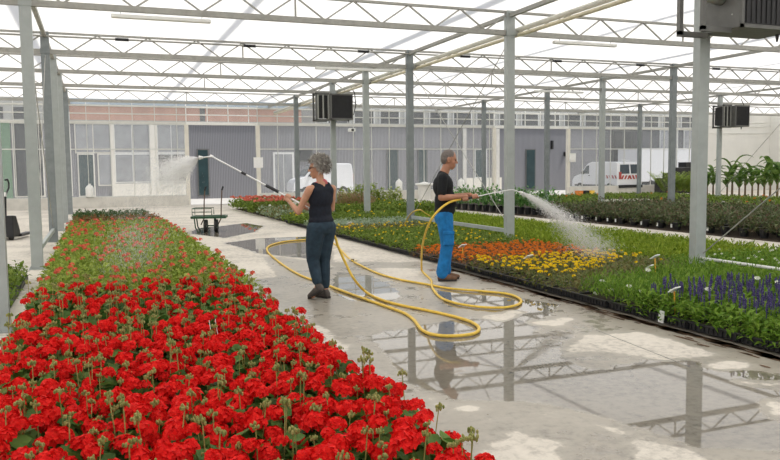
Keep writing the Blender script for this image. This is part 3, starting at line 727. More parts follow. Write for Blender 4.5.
crop('dark_leaved_crop', 'low dark green plants closing the far end of the left bed', 'bedding plants', grid(-.66, 1.5, 24.2, 26.2, .24), 'l_dark', dict(R=.17, z0=.05, z1=.40, n=44, ll=.10, lw=.06, up=(.2, 1)))
crop('side_crop', 'leafy green plants in trays at the left picture edge', 'bedding plants', grid(-3.2, -.98, 8.7, 12.4, .2), 'l_mid', dict(R=.15, z0=.06, z1=.30, n=34, ll=.085, lw=.05, up=(.2, 1)))
for k in range(6):
    tag(MB().bb((-1.62, 8.6+k*.64, .01), (-1.0, 9.2+k*.64, .08)).obj('seedling_tray', 'tray'), 'black seedling tray under the green plants at the left edge', 'tray', 'trays at the left edge')

# right hand flower bed ------------------------------------------------------
BX0, BX1 = 5.34, 11.0
mat_ = MB().bb((BX0+.1, 2.0, .0), (BX1, 32, .02)); tag(mat_.obj('growing_mat', 'soil'), 'dark ground mat under the right hand flower bed', 'mat')
tm = MB(); tl_, tw_ = .585, .38
tm.bb((-tw_/2, -tl_/2, .0), (tw_/2, tl_/2, .015))
for s in (-1, 1): tm.bb((s*tw_/2-.008, -tl_/2, 0), (s*tw_/2+.008, tl_/2, .075)); tm.bb((-tw_/2, s*tl_/2-.008, 0), (tw_/2, s*tl_/2+.008, .075))
for i in range(11): tm.bb((-tw_/2-.018, -tl_/2+.02+i*.055-.006, .005), (-tw_/2, -tl_/2+.02+i*.055+.006, .065))
tmesh = tm.mesh('tray_body', 'tray'); rm = MB()
for s in (-1, 1): rm.bb((s*(tw_/2+.012)-.016, -tl_/2-.012, .066), (s*(tw_/2+.012)+.016, tl_/2+.012, .080)); rm.bb((-tw_/2, s*(tl_/2+.0)-.012, .066), (tw_/2, s*(tl_/2)+.012, .080))
rmesh = rm.mesh('rim', 'tray')
so_ = MB().bb((-tw_/2+.01, -tl_/2+.01, .015), (tw_/2-.01, tl_/2-.01, .06)).mesh('compost', 'soil')
for k in range(32):
    th = thing('seedling_tray', 'black ribbed plastic tray along the aisle edge of the right hand bed', 'tray', (BX0+.16+U(-.012, .012), 2.9+k*.615, .021), U(-.02, .02), 'trays along the aisle edge')
    inst('tray_body', tmesh, th); inst('rim', rmesh, th); inst('compost', so_, th)
# wet brown debris along the tray edge
b = MB()
for _ in range(760):
    y = U(2.5, 11); x = 5.245-abs(R_.gauss(0, .055))*(1 if R_.random() < .9 else 2.2); r = U(.012, .045); k = U(1.5, 5); a0 = U(0, 6)
    b.face([(x+r*.6*math.cos(a0+q)*U(.6, 1.2), y+r*k*math.sin(a0+q)*U(.6, 1.2), .004) for q in (0, 1, 2.1, 3.1, 4.2, 5.2)])
tag(b.obj('leaf_litter', 'wood'), 'wet brown plant debris on the floor along the tray edge', 'debris', None, 'stuff')

def plant_set(name, lab, cat, grp, cells, fols, parts, z=0, jit=.03):
    for x, y in cells:
        th = thing(name, lab, cat, (x+U(-jit, jit), y+U(-jit, jit), z), U(0, 6.28), grp)
        inst('foliage', R_.choice(fols), th)
        for nm, ms, cnt, rr, zz, sc in parts:
            for _ in range(R_.choice(cnt)):
                a = U(0, 6.28); r = rr*math.sqrt(U(0, 1)); inst(nm, R_.choice(ms), th, (r*math.cos(a), r*math.sin(a), U(*zz)), U(0, 6), U(*sc))
def fol(kinds, mt, **k):
    o = []
    for _ in range(kinds): b = MB(); bush(b, 0, 0, **k); o.append(b.mesh('foliage', mt))
    return o
mf = fol(3, 'l_olive', R=.15, z0=.0, z1=.25, n=50, ll=.06, lw=.035, up=(.1, 1))
my = [head(.034, 10, .022, .5).mesh('flower', 'f_yel') for _ in range(3)]; mo = [head(.032, 10, .021, .5).mesh('flower', 'f_ora') for _ in range(3)]
def zone(x0, x1, f0, f1, s):
    return [(x, y) for x, y in grid(x0-.08, x1, 0, 34, s) if f0(x) <= y < f1(x)]
RX = (BX0, 7.9)
# boundaries between the strips, as Y over X
c1 = lambda x: 6.45 if x < 6.6 else 6.45-(x-6.6)*.2          # salvia | white flowered
c2 = lambda x: 7.45+(x-5.4)*.38                                # white flowered | olive mix
c3 = lambda x: 8.0+(x-5.4)*.62                                # olive mix | yellow
c4 = lambda x: 10.35                                           # yellow | orange
c5 = lambda x: 12.65
far = lambda x: 40.
# salvias
sf = fol(4, 'l_fea', R=.15, z0=.0, z1=.31, n=76, ll=.10, lw=.04, up=(.1, .9))
def spike(h, n=16):
    b = MB(); b.tube([(0, 0, 0), (0, 0, h)], .004, 4)
    for i in range(n):
        a = i*2.4; z = h*(.40+.6*i/n); r = .009*(1.2-.8*i/n); b.ell((r*math.cos(a), r*math.sin(a), z), (.006, .006, .008), None, 5, 3)
    return b.mesh('flower_spike', 'f_vio')
sp = [spike(.15) for _ in range(3)]
cells = zone(BX0, 7.7, lambda x: 2.4, c1, .225)
plant_set('salvia', 'violet blue salvia in the right front corner of the flower bed', 'salvia', 'violet salvias', [c for c in cells if c[0] > 5.48], sf, [('flower_spike', sp, (4, 5, 6, 7), .13, (.20, .28), (.7, 1.1))])
plant_set('salvia', 'leafy salvia barely in bud in the tray row in front of the violet ones', 'salvia', 'leafy budding salvias', [c for c in cells if c[0] <= 5.48], sf, [('flower_spike', sp, (0, 0, 0, 1), .08, (.06, .12), (.6, .9))])
# feathery, white flowered
crop('feathery_crop', 'feathery bright green plants left of the violet salvias', 'bedding plants', zone(BX0, 7.9, c1, c2, .2), 'l_fea', dict(R=.16, z0=.06, z1=.32, n=115, ll=.085, lw=.014, kind='quad', up=(.15, 1)))
def inbed(px, py, z):
    while z > .12 and G(px, py, z).x < BX0+.14: z -= .01
    return G(px, py, z)
wf = head(.030, 8, .026, .4).mesh('bloom', 'f_whi')
for px, py in ((596, 293), (611, 290), (629, 286), (641, 291), (648, 270), (672, 291), (708, 289), (757, 278), (778, 282), (602, 281)):
    p = inbed(px, py, .35); th = thing('daisy', 'white flower standing up out of the feathery green plants', 'flower', (p.x, p.y, .03), 0, 'white flowers in the feathery green')
    inst('bloom', wf, th, (0, 0, p.z-.03), 0, .75); MB().tube([(0, 0, 0), (.003, 0, p.z-.028)], .003, 4).obj('stem', 'gstem', th)
crop('olive_crop', 'olive and bronze mottled bedding plants between feathery green and yellow flowers', 'bedding plants', zone(BX0, 7.9, c2, c3, .2), 'l_olive', dict(R=.15, z0=.06, z1=.28, n=64, ll=.055, lw=.03, up=(.1, 1)), dict(p=.12, z=.27, R=.018, n=5, pet=.016, m='f_yel'))
yc = [(x, y) for x, y in zone(BX0, 7.9, c3, c4, .235)]
plant_set('marigold', 'yellow marigold in flower beside the watering man, in the strip before the orange ones', 'marigold', 'yellow marigolds', [c for c in yc if c[0] > 5.6 or c[1] > 8.7], mf, [('flower', my, (3, 4, 4, 5), .13, (.20, .27), (.45, .75))])
plant_set('marigold', 'marigold without open flowers in the edge trays of the yellow strip', 'marigold', 'marigolds in bud', [c for c in yc if c[0] <= 5.6 and c[1] <= 8.7], mf, [('flower', my, (0, 0, 1), .1, (.22, .25), (.6, .9))])
mf2 = fol(3, 'l_bronze', R=.14, z0=.0, z1=.21, n=40, ll=.05, lw=.03, up=(.1, 1))
plant_set('marigold', 'deep orange marigold in flower, in the strip behind the yellow ones', 'marigold', 'orange marigolds', zone(BX0, 7.9, c4, c5, .22), mf2, [('flower', mo, (5, 5, 6, 7), .13, (.16, .23), (.45, .7))])
crop('yellow_fleck_crop', 'green bedding plants flecked with yellow behind the orange marigolds', 'bedding plants', zone(BX0, 7.9, c5, lambda x: 16.8, .22), 'l_mid', dict(R=.15, z0=.05, z1=.25, n=50, ll=.07, lw=.04, up=(.1, 1)), dict(p=.3, z=.245, R=.015, n=5, pet=.015, m='f_yel'))
crop('yellow_brown_crop', 'strip of yellow and brown mottled plants across the bed', 'bedding plants', zone(BX0, 7.9, lambda x: 16.8, lambda x: 18.3, .22), 'l_olive', dict(R=.15, z0=.03, z1=.22, n=44, ll=.07, lw=.04, up=(.1, 1)), dict(p=.7, z=.22, R=.018, n=6, pet=.017, m='f_yel'))
crop('silver_crop', 'strip of silvery leaved plants across the bed', 'bedding plants', zone(BX0, 8.8, lambda x: 18.3, lambda x: 20.2, .24), 'l_silver', dict(R=.16, z0=.03, z1=.25, n=44, ll=.08, lw=.045, up=(.1, 1)))
crop('green_crop', 'mid green plants behind the silvery strip', 'bedding plants', zone(BX0, 9.0, lambda x: 20.2, lambda x: 22.9, .24), 'l_mid', dict(R=.16, z0=.0, z1=.30, n=40, ll=.10, lw=.06, up=(.1, 1)), dict(p=.1, z=.3, R=.02, n=6, pet=.02, m='f_yel'))
crop('green_crop', 'mid green plants around the row of tall bushy ones', 'bedding plants', grid(7.6, 11.5, 23.0, 32, .27), 'l_mid', dict(R=.19, z0=.0, z1=.42, n=36, ll=.13, lw=.07, up=(.1, 1)), dict(p=.06, z=.42, R=.025, n=6, pet=.02, m='f_yel'))
crop('mixed_crop', 'muted grey green and bronze pot plants in front of the red flowering ones', 'bedding plants', grid(BX0-.1, 7.3, 23.0, 26.6, .27), 'l_silver', dict(R=.19, z0=.0, z1=.36, n=26, ll=.12, lw=.06, up=(.1, 1)))
crop('mixed_crop', 'olive leaved pot plants mixed among the grey green ones at the far corner', 'bedding plants', grid(BX0-.1, 7.3, 23.0, 27.2, .3), 'l_olive', dict(R=.2, z0=.0, z1=.40, n=30, ll=.12, lw=.06, up=(.1, 1)), dict(p=.10, z=.42, R=.04, n=9, pet=.03, m='f_whi'))
crop('red_flowering_crop', 'red and pink flowering pot plants at the far aisle corner of the right bed', 'bedding plants', grid(BX0-.15, 7.3, 26.6, 32.2, .30), 'l_mid', dict(R=.2, z0=.0, z1=.50, n=44, ll=.13, lw=.07, up=(.1, 1)), dict(p=.60, k=2, z=.52, R=.045, n=9, pet=.038, m='f_sal'))
crop('lime_crop', 'lime green grassy plants filling the back half of the right bed', 'bedding plants', grid(8.12, BX1, 9.4, 22.5, .2), 'l_lime', dict(R=.15, z0=.02, z1=.21, n=46, ll=.11, lw=.028, up=(.35, 1), droop=.1))
crop('leafy_crop', 'mid green leafy plants behind the nearest bed post at the right', 'bedding plants', grid(8.12, BX1, 5.0, 9.4, .2), 'l_fea', dict(R=.14, z0=.03, z1=.24, n=50, ll=.07, lw=.035, up=(.1, 1)), dict(p=.25, z=.24, R=.014, n=5, pet=.012, m='f_whi'))
crop('tall_plume_crop', 'tall dusky red plumed plants behind the woman', 'bedding plants', [(G(x, 214, 0).x, G(x, 214, 0).y) for x in range(338, 372, 2)], 'f_plume', dict(R=.26, z0=.2, z1=.78, n=60, ll=.12, lw=.025, up=(.6, 1), droop=.05))
tf = fol(3, 'l_ger2', R=.24, z0=.05, z1=1.1, n=230, ll=.15, lw=.065, up=(.35, 1))
k = 0
for px in range(318, 404, 8):
    p = G(px, 209+U(-1, 1), 0); th = thing('bushy_plant', 'tall bushy green plant, %s from left in the row between the people' % ORD[k], 'shrub', (p.x, p.y, 0), U(0, 6), 'tall bushy plants between woman and man'); k += 1
    inst('foliage', tf[k % 3], th, sc=U(.8, 1.05)); MB().tube([(0, 0, 0), (0, 0, .5)], .012, 5).obj('stem', 'stem', th)
# laurels and dark shrubs beyond the path
lf = fol(3, 'l_laurel', R=.34, z0=.10, z1=.95, n=190, ll=.17, lw=.07, up=(.2, 1))
potb = MB().lathe((0, 0, 0), [(.10, 0), (.13, .22), (.14, .22), (.14, .25), (.12, .25)], 12).mesh('pot', 'black'); k = 0
for px in range(458, 552, 7):
    p = G(px, 209.5+(px-458)*.075, 0); th = thing('laurel_bush', 'glossy leaved potted bush, %s from the left in the row beyond the path' % ORD[k], 'shrub', (p.x, p.y, 0), U(0, 6), 'glossy bushes beyond the path'); k += 1
    inst('foliage', lf[k % 3], th, sc=U(.85, 1.05)); inst('pot', potb, th)
shf = fol(4, 'l_shrub', R=.32, z0=.03, z1=.60, n=190, ll=.12, lw=.055, up=(.1, 1))
tag(MB().bb((13.15, 9.2, .0), (27.8, 32.6, .015)).obj('growing_mat', 'soil'), 'dark ground mat under the shrubs and low plants beyond the path', 'mat')
tgm = MB().box((0, 0, 0), (.006, .06, .09)).mesh('plant_tag', 'tag')
for j in range(21):
    for i in range(9):
        x = 13.5+i*.5; y = 9.6+j*.53
        th = thing('shrub', 'dark purplish green pot shrub in the %s beyond the path' % ('front row' if i == 0 else 'block behind the front row'), 'shrub', (x+U(-.05, .05), y+U(-.05, .05), 0), U(0, 6), 'dark pot shrubs, front row' if i == 0 else 'dark pot shrubs, rows behind')
        inst('foliage', R_.choice(shf), th, sc=U(.85, 1.1))
        inst('pot', potb, th, sc=.8)
        if i == 0 and R_.random() < .6: q = inst('plant_tag', tgm, th, (0, 0, .14)); q.rotation_euler = (0, 0, -th.rotation_euler.z); q.location = Matrix.Rotation(-th.rotation_euler.z, 3, 'Z') @ Vector((-.16, U(-.1, .1), .12))
crop('low_green_crop', 'low green plants beyond the dark shrubs', 'bedding plants', grid(18.0, 27.5, 14.5, 32.5, .36), 'l_mid', dict(R=.26, z0=.03, z1=.26, n=26, ll=.13, lw=.06, up=(.1, 1)), dict(p=.04, z=.3, R=.035, n=7, pet=.03, m='f_ora'))
crop('white_flower_crop', 'narrow strip of white flowers beyond the dark shrubs', 'bedding plants', [(G(x, 206.5-(x-610)*.012, .2).x, G(x, 206.5-(x-610)*.012, .2).y) for x in np.arange(609, 648, 1.5)], 'l_mid', dict(R=.2, z0=.03, z1=.30, n=20, ll=.1, lw=.05, up=(.1, 1)), dict(p=1, k=6, z=.38, R=.05, n=9, pet=.05, m='f_whi'))
# banana plants and palms against the cream wall
def bigleaf(b, p, az, L_, w_, rise, n=7):
    p = Vector(p); d = Vector((math.cos(az), math.sin(az), 0)); side = Vector((-d.y, d.x, 0)); L0 = None
    for i in range(n+1):
        t_ = i/n; q = p+d*L_*t_*(.55+.25*t_)+Vector((0, 0, rise*L_*(t_*1.6-t_*t_*1.15))); ww = w_*math.sin(PI*min(1, .12+t_*.88))**.7*.5
        row = (q+side*ww+Vector((0, 0, ww*.35)), q, q-side*ww+Vector((0, 0, ww*.35)))
        if L0: b.face((L0[0], L0[1], row[1], row[0])); b.face((L0[1], L0[2], row[2], row[1]))
        L0 = row
bl = []
for i in range(3):
    b = MB()
    for k in range(10): bigleaf(b, (0, 0, .45+k*.07), k*2.4+i, U(.6, 1.15), .26, U(.35, 1.3))
    bl.append(b.mesh('leaves', 'l_ban'))
bs = MB().tube([(0, 0, 0), (0, 0, .6), (0, 0, 1.1)], [.045, .035, .025], 8).mesh('trunk', 'stem')
ban = [(707, 197, .9), (713, 196, 1.0), (727, 197, .95), (732, 196, 1.15), (739, 198, .9), (745, 196, 1.05), (752, 198, 1.0), (758, 196, .95), (764, 199, 1.0), (770, 197, 1.1), (777, 199, 1.2)]
for k, (px, py, s) in enumerate(ban):
    p = G(px, py, 0); th = thing('banana_plant', 'banana plant with arching leaves, %s from the left along the cream wall' % ORD[k], 'banana plant', (p.x, p.y, 0), U(0, 6), 'banana plants by the cream wall')
    inst('leaves', bl[k % 3], th, sc=s*1.12); inst('trunk', bs, th, sc=s*1.12)
for k, (px, py) in enumerate(((667, 196), (676, 196), (684, 196.5), (690, 196))):
    p = G(px, py, 0); th = thing('palm', 'yellow green feathery palm, %s from the left before the black crates' % ORD[k], 'palm', (p.x, p.y, 0), U(0, 6), 'palms before the crates')
    b = MB()
    for _ in range(48):
        az = U(0, 6.28); ln = U(1.0, 2.0)
        for q in range(9):
            t_ = .25+q*.085; o_ = Vector((math.cos(az)*ln*t_*.5, math.sin(az)*ln*t_*.5, ln*(t_-.3*t_*t_)*.95))
            for s in (-1, 1): b.quad(o_, Vector((math.cos(az+s*.9), math.sin(az+s*.9), .35)), .26, .045)
    b.obj('fronds', 'l_palm', th); MB().tube([(0, 0, 0), (0, 0, .4)], .03, 6).obj('trunk', 'stem', th)
p = G(775, 233, 0); th = thing('terracotta_pot', 'terracotta pot at the right picture edge beside the dark shrubs', 'pot', (p.x+.2, p.y, 0)); MB().lathe((0, 0, 0), [(.11, 0), (.16, .26), (.18, .26), (.18, .31), (.15, .31)], 16).obj('pot_body', 'terra', th); MB().lathe((0, 0, .25), [(.14, 0), (.14, .03)], 14).obj('compost', 'soil', th)
# plant labels on sticks
def stake(px, py, pbase, z, lab, w_=.10, h=.07):
    p = inbed(px, py, z); z = p.z; b_ = p+Vector((U(-.03, .03), -.05, 0)); th = thing('plant_label', lab, 'plant label', (b_.x, b_.y, .02), .4, 'white plant labels on sticks')
    MB().bar((0, 0, 0), (.02, .03, z-.02), .012, .012).obj('stick', 'stick', th)
    MB().box((.02, .03, z), (w_*1.3, .09, .012), Matrix.Rotation(-.6, 3, 'X')).obj('label_card', 'tag', th)
stake(674, 291, 0, .40, 'white card on an orange stick at the left of the violet salvias')
stake(655, 258, 0, .40, 'white card on an orange stick near the foot of the nearest bed post')
stake(650, 268, 0, .28, 'small pale card just below the one near the post foot', .06)
stake(461, 247, 0, .42, 'white card on a stick right behind the watering man')
stake(527, 258, 0, .30, 'white card among the yellow marigolds')
stake(722, 203, 0, .5, 'white card standing over the dark shrubs at the right', .12)
stake(348, 224, 0, .4, 'white card on a stick in the green bed just right of the woman')
p = G(658, 317, .09); th = thing('paper_label', 'white paper label hooked on the tray edge in front of the salvias', 'plant label', (BX0-.09, p.y, .06), .0)
MB().box((-.005, 0, .03), (.006, .075, .12), Matrix.Rotation(.12, 3, 'Y')).obj('card', 'tag', th); MB().bar((-.002, 0, .02), (.05, 0, .05), .012, .006).obj('hook', 'tag', th)
p = G(219, 322, .45); 
for k, (px, py) in enumerate(((216, 325), (222, 324))):
    p = G(px, py, .44); th = thing('plant_label', 'slim white label stick, the %s of two leaning among the red geraniums' % ('left', 'right')[k], 'plant label', (p.x, p.y, .1)); MB().bar((0, 0, 0), (-.05, 0, .38), .014, .004).obj('stick', 'tag', th)

# ------------------------------------------------------------------ people
def solid(mb, name, mt, parent, voxel=.010, smooth=5, fac=.5):
    """melt the overlapping volumes into one continuous skin"""
    tmp = bpy.data.objects.new('tmp', mb.mesh('tmp', None)); COL.objects.link(tmp)
    r = tmp.modifiers.new('r', 'REMESH'); r.mode = 'VOXEL'; r.voxel_size = voxel; r.use_smooth_shade = True
    if smooth: q = tmp.modifiers.new('s', 'SMOOTH'); q.iterations = smooth; q.factor = fac
    dg = bpy.context.evaluated_depsgraph_get(); dg.update()
    me = bpy.data.meshes.new_from_object(tmp.evaluated_get(dg)); bpy.data.objects.remove(tmp)
    me.name = name; me.materials.clear(); me.materials.append(M[mt]); me.polygons.foreach_set('use_smooth', [True]*len(me.polygons))
    o = bpy.data.objects.new(name, me); COL.objects.link(o); o.parent = parent; return o
RY = lambda a: Matrix.Rotation(a, 3, 'Y')
RZ = lambda a: Matrix.Rotation(a, 3, 'Z')
def chain(b, pts, rs, seg=12):
    for i in range(len(pts)-1): b.cap(pts[i], pts[i+1], rs[i], rs[i+1], seg)
def hand_grip(b, c, axis, back, wrist):
    """a hand closed on a rod through c along axis; back = direction from the rod to the back of the hand"""
    c = Vector(c); g = Vector(axis).normalized(); k = Vector(back); k = (k-g*k.dot(g)).normalized(); e = g.cross(k)
    if (Vector(wrist)-c).dot(e) > 0: e = -e          # fingers leave on the side away from the wrist
    palm = c+k*.030-e*.022
    b.cap(palm-g*.030, palm+g*.030, .020, .019, 10); b.cap(Vector(wrist), palm, .027, .026, 10)
    for i, ln in enumerate((.95, 1.05, 1.0, .82)):
        o = c+g*(.033-.022*i)
        p = [o+k*.032-e*.004, o+k*.026+e*.026*ln, o-k*.004+e*.034*ln, o-k*.026+e*.014*ln, o-k*.026-e*.008]
        chain(b, p, [.0105, .0100, .0095, .009, .008], 8)
    t_ = [palm+g*.026-e*.012, c+g*.052-e*.026-k*.004, c+g*.052-e*.004-k*.026, c+g*.044+e*.016-k*.030]
    chain(b, t_, [.013, .0115, .010, .009], 8)
def face(b, hc, s, tilt, turn=0):
    """head volumes about the head centre: skull, jaw, brow, nose, ears, lips, chin"""
    T = RZ(turn) @ RY(tilt); P = lambda x, y, z: hc+T @ Vector((x*s, y*s, z*s))
    b.ell(P(-.008, 0, .02), (.098*s, .077*s, .105*s), T); b.ell(P(.030, 0, -.045), (.064*s, .058*s, .075*s), T)
    b.ell(P(.062, 0, -.100), (.026*s, .028*s, .022*s), T); b.ell(P(.070, 0, .028), (.024*s, .052*s, .016*s), T)
    b.ell(P(.068, 0, -.064), (.032*s, .034*s, .036*s), T)
    b.cap(P(.088, 0, .012), P(.110, 0, -.022), .011*s, .015*s, 8)
    for y in (-1, 1):
        b.ell(P(.094, y*.014, -.026), (.010*s, .009*s, .008*s), T); b.ell(P(.050, y*.036, -.028), (.032*s, .026*s, .034*s), T)
        b.ell(P(-.008, y*.080, -.008), (.020*s, .009*s, .034*s), T); b.ell(P(-.004, y*.084, -.032), (.011*s, .008*s, .013*s), T)
    return P, T
def features(th, P, T, s):
    for y in (-1, 1):
        MB().ell(P(.084, y*.032, .006), (.009*s, .014*s, .007*s), T, 10, 6).obj('eye', 'eye', th, smooth=True)
    MB().ell(P(.096, 0, -.066), (.008*s, .021*s, .007*s), T, 10, 6).obj('mouth', 'lip', th, smooth=True)
def shoe(th, heel, toe, mt, flex=None):
    heel = Vector(heel); toe = Vector(toe); d = (toe-heel)
    b = MB(); b.cap(heel+Vector((0, 0, .048)), heel+d*.45+Vector((0, 0, .052)), .044, .050); b.cap(heel+d*.45+Vector((0, 0, .050)), toe+Vector((0, 0, .036)), .048, .034); b.cap(heel+Vector((.01, 0, .06)), heel+d*.22+Vector((0, 0, .105)), .046, .042)
    o = solid(b, 'shoe', mt, th, .008, 4)
    x, y = frame(d); q = MB(); out = []
    side = Vector((-d.y, d.x, 0)).normalized()
    for t_, w_ in ((-.16, .030), (.0, .042), (.3, .040), (.62, .050), (.9, .046), (1.10, .022)):
        out.append((heel+d*t_, w_))
    n = len(out); pts = [p+side*w_ for p, w_ in out]+[p-side*w_ for p, w_ in reversed(out)]
    q.prism([p+Vector((0, 0, .001)) for p in pts], (0, 0, .026)); q.obj('sole', 'sole', o); return o
def toW(th, p): return Matrix.Translation(th.location) @ Matrix.Rotation(th.rotation_euler.z, 4, 'Z') @ Vector(p)

# --- the man
mp = G(446, 280); man = thing('person', 'person in black t-shirt and bright blue trousers watering the right flower bed', 'person', (mp.x, mp.y, 0), math.radians(-20))
hc = Vector((.048, 0, 1.728)); b = MB(); P, T = face(b, hc, 1.12, .20)
b.cap((-.035, 0, 1.50), (.025, 0, 1.64), .064, .060); b.cap((-.04, 0, 1.46), (-.035, 0, 1.52), .085, .068)
b.cap((-.045, -.155, 1.475), (-.045, .155, 1.475), .062, .062); b.ell((-.035, 0, 1.34), (.115, .165, .17)); b.ell((.0, 0, 1.13), (.125, .155, .20)); b.ell((-.015, 0, .97), (.12, .16, .12))
rodA = Vector((.20, -.155, 1.165)); rodB = Vector((1.05, -.12, 1.30))          # the lance, in his own space
rax = (rodB-rodA).normalized()
hR = rodA+rax*.06; hL = rodA+rax*.20
sR, eR, wR = Vector((-.055, -.195, 1.465)), Vector((-.085, -.255, 1.195)), hR+Vector((-.075, -.025, .03))
sL, eL, wL = Vector((-.045, .195, 1.465)), Vector((.06, .23, 1.18)), hL+Vector((-.06, .065, .03))
for s_, e_, w_ in ((sR, eR, wR), (sL, eL, wL)):
    chain(b, [s_, s_.lerp(e_, .5), e_], [.060, .052, .045]); chain(b, [e_, e_.lerp(w_, .35), w_], [.046, .046, .031])
hand_grip(b, hR, rax, (-.2, -.75, .5), wR); hand_grip(b, hL, rax, (-.2, .75, .5), wL)
LEG = {}
for s in (-1, 1):
    hip, kn, an = Vector((-.02, s*.088, .95)), Vector((.02+.01*s, s*.098, .52)), Vector((-.04+.03*s, s*.10, .10)); LEG[s] = (hip, kn, an)
    chain(b, [hip, hip.lerp(kn, .5), kn], [.098, .08, .06]); chain(b, [kn, kn.lerp(an, .3), an], [.058, .06, .042])
    b.cap(an, an+Vector((.13, 0, -.06)), .042, .032)
solid(b, 'body', 'skin_m', man, .0065, 4); features(man, P, T, 1.12)
b = MB(); b.cap((-.045, -.155, 1.475), (-.045, .155, 1.475), .074, .074); b.ell((-.035, 0, 1.35), (.150, .20, .18)); b.ell((-.005, 0, 1.13), (.158, .19, .21)); b.ell((-.015, 0, 1.0), (.152, .19, .10)); b.cap((-.04, 0, 1.46), (-.036, 0, 1.505), .095, .080)
for s_, e_ in ((sR, eR), (sL, eL)): chain(b, [s_, s_.lerp(e_, .35), s_.lerp(e_, .72)], [.070, .070, .068])
solid(b, 't_shirt', 'tee', man, .009, 12)
b = MB(); b.ell((-.02, 0, .975), (.133, .172, .085)); b.ell((-.05, 0, .90), (.115, .165, .12))
for s in (-1, 1):
    hip, kn, an = LEG[s]; chain(b, [hip+Vector((0, 0, -.02)), hip.lerp(kn, .5), kn], [.118, .108, .092]); chain(b, [kn, kn.lerp(an, .5), an+Vector((.0, 0, .03))], [.090, .084, .082]); b.cap(an+Vector((.01, 0, .0)), an+Vector((.02, 0, .05)), .080, .08)
tr = solid(b, 'trousers', 'bluep', man, .009, 4)
pk = MB(); pk.box((.02, -.205, .62), (.15, .03, .19)); pk.box((.02, -.222, .70), (.16, .012, .05)); pk.obj('cargo_pocket', 'bluep', tr, bevel=.008)
for s in (-1, 1): shoe(man, (LEG[s][2].x-.02, s*.10, 0), (LEG[s][2].x+.19, s*.105, 0), 'shoe_b')
b = MB(); b.ell(P(-.012, 0, .026), (.109, .089, .113), T); b.ell(P(-.040, 0, -.005), (.074, .084, .082), T)
hm = solid(b, 'hair', 'hair_m', man, .008, 2)
# cut the hair cap back to a hairline: keep what lies above and behind it
def hairline(o, c, T, gone):
    me = o.data; bm_ = bmesh.new(); bm_.from_mesh(me); Ti = T.inverted(); dl = []
    for f in bm_.faces:
        q = Ti @ (f.calc_center_median()-c)
        if gone(q.x, q.z+.008*mnoise.noise(q*90)): dl.append(f)
    bmesh.ops.delete(bm_, geom=dl, context='FACES'); bm_.to_mesh(me); bm_.free()
hairline(hm, hc, T, lambda x, z: z < .085 and x > .050 or z < -.035 and x > -.035 or z < -.085 or (x > .010 and z < .045))
# --- the woman
wp = G(322, 299); woman = thing('person', 'silver haired person in dark sleeveless top and trousers holding a long spray lance', 'person', (wp.x, wp.y, 0), math.radians(114))
hw = Vector((.028, 0, 1.625)); b = MB(); P2, T2 = face(b, hw, 1.06, .10, .80)
T_ = RZ(.25)
b.cap((-.02, 0, 1.42), (.008, 0, 1.56), .050, .048); b.cap((-.02, 0, 1.38), (-.018, 0, 1.44), .07, .055)
b.cap((-.02, -.135, 1.375), (-.02, .135, 1.375), .048, .048); b.ell((-.01, 0, 1.26), (.098, .145, .155)); b.ell((.0, 0, 1.08), (.092, .128, .16)); b.ell((-.015, 0, .93), (.115, .160, .13))
wA = Vector((.05, .03, 1.045)); hLw = Vector((.345, .215, 1.262))
aim = Matrix.Rotation(-woman.rotation_euler.z, 3, 'Z') @ (atY(213, 157, 9.95)-toW(woman, hLw)); aim.normalize()
hRw = hLw-aim*.27
sLw, eLw, wLw = Vector((-.02, .182, 1.365)), Vector((.10, .265, 1.09)), hLw+Vector((-.055, .035, -.045))
sRw, eRw, wRw = Vector((-.02, -.182, 1.365)), Vector((.03, -.215, 1.11)), hRw+Vector((-.03, -.075, -.01))
for s_, e_, w_ in ((sLw, eLw, wLw), (sRw, eRw, wRw)):
    chain(b, [s_, s_.lerp(e_, .5), e_], [.050, .043, .036]); chain(b, [e_, e_.lerp(w_, .35), w_], [.037, .036, .023])
hand_grip(b, hLw, aim, (-.3, .8, -.3), wLw); hand_grip(b, hRw, aim, (-.3, -.8, -.2), wRw)
WL = {1: (Vector((0, .085, .90)), Vector((.055, .088, .50)), Vector((-.03, .085, .185)), Vector((.075, .085, .035))), -1: (Vector((0, -.085, .90)), Vector((.05, -.085, .49)), Vector((.03, -.08, .10)), Vector((.16, -.08, .03)))}
for s, (hip, kn, an, toe) in WL.items():
    chain(b, [hip, hip.lerp(kn, .5), kn], [.100, .082, .060]); chain(b, [kn, kn.lerp(an, .3), an], [.056, .056, .036]); b.cap(an, toe, .036, .028)
solid(b, 'body', 'skin_w', woman, .0065, 4); features(woman, P2, T2, 1.06)
b = MB(); b.ell((-.01, 0, 1.255), (.120, .180, .165)); b.ell((.0, 0, 1.08), (.112, .165, .18)); b.ell((-.012, 0, .975), (.128, .180, .09))
for s in (-1, 1): chain(b, [(-.055, s*.10, 1.30), (-.02, s*.098, 1.405), (.05, s*.09, 1.30)], [.056, .050, .05])
b.cap((-.045, -.10, 1.34), (-.045, .10, 1.34), .068, .068); b.ell((-.03, 0, 1.355), (.072, .12, .062)); b.cap((-.045, -.10, 1.395), (-.045, .10, 1.395), .038, .038)
solid(b, 'vest_top', 'navy', woman, .009, 16)
b = MB(); b.ell((-.01, 0, .96), (.125, .174, .09)); b.ell((-.035, 0, .90), (.124, .182, .115))
for s, (hip, kn, an, toe) in WL.items():
    chain(b, [hip+Vector((-.015, 0, -.02)), hip.lerp(kn, .5), kn], [.122, .106, .082]); chain(b, [kn, kn.lerp(an, .4), kn.lerp(an, .82)], [.078, .074, .062])
solid(b, 'trousers', 'jean', woman, .009, 4)
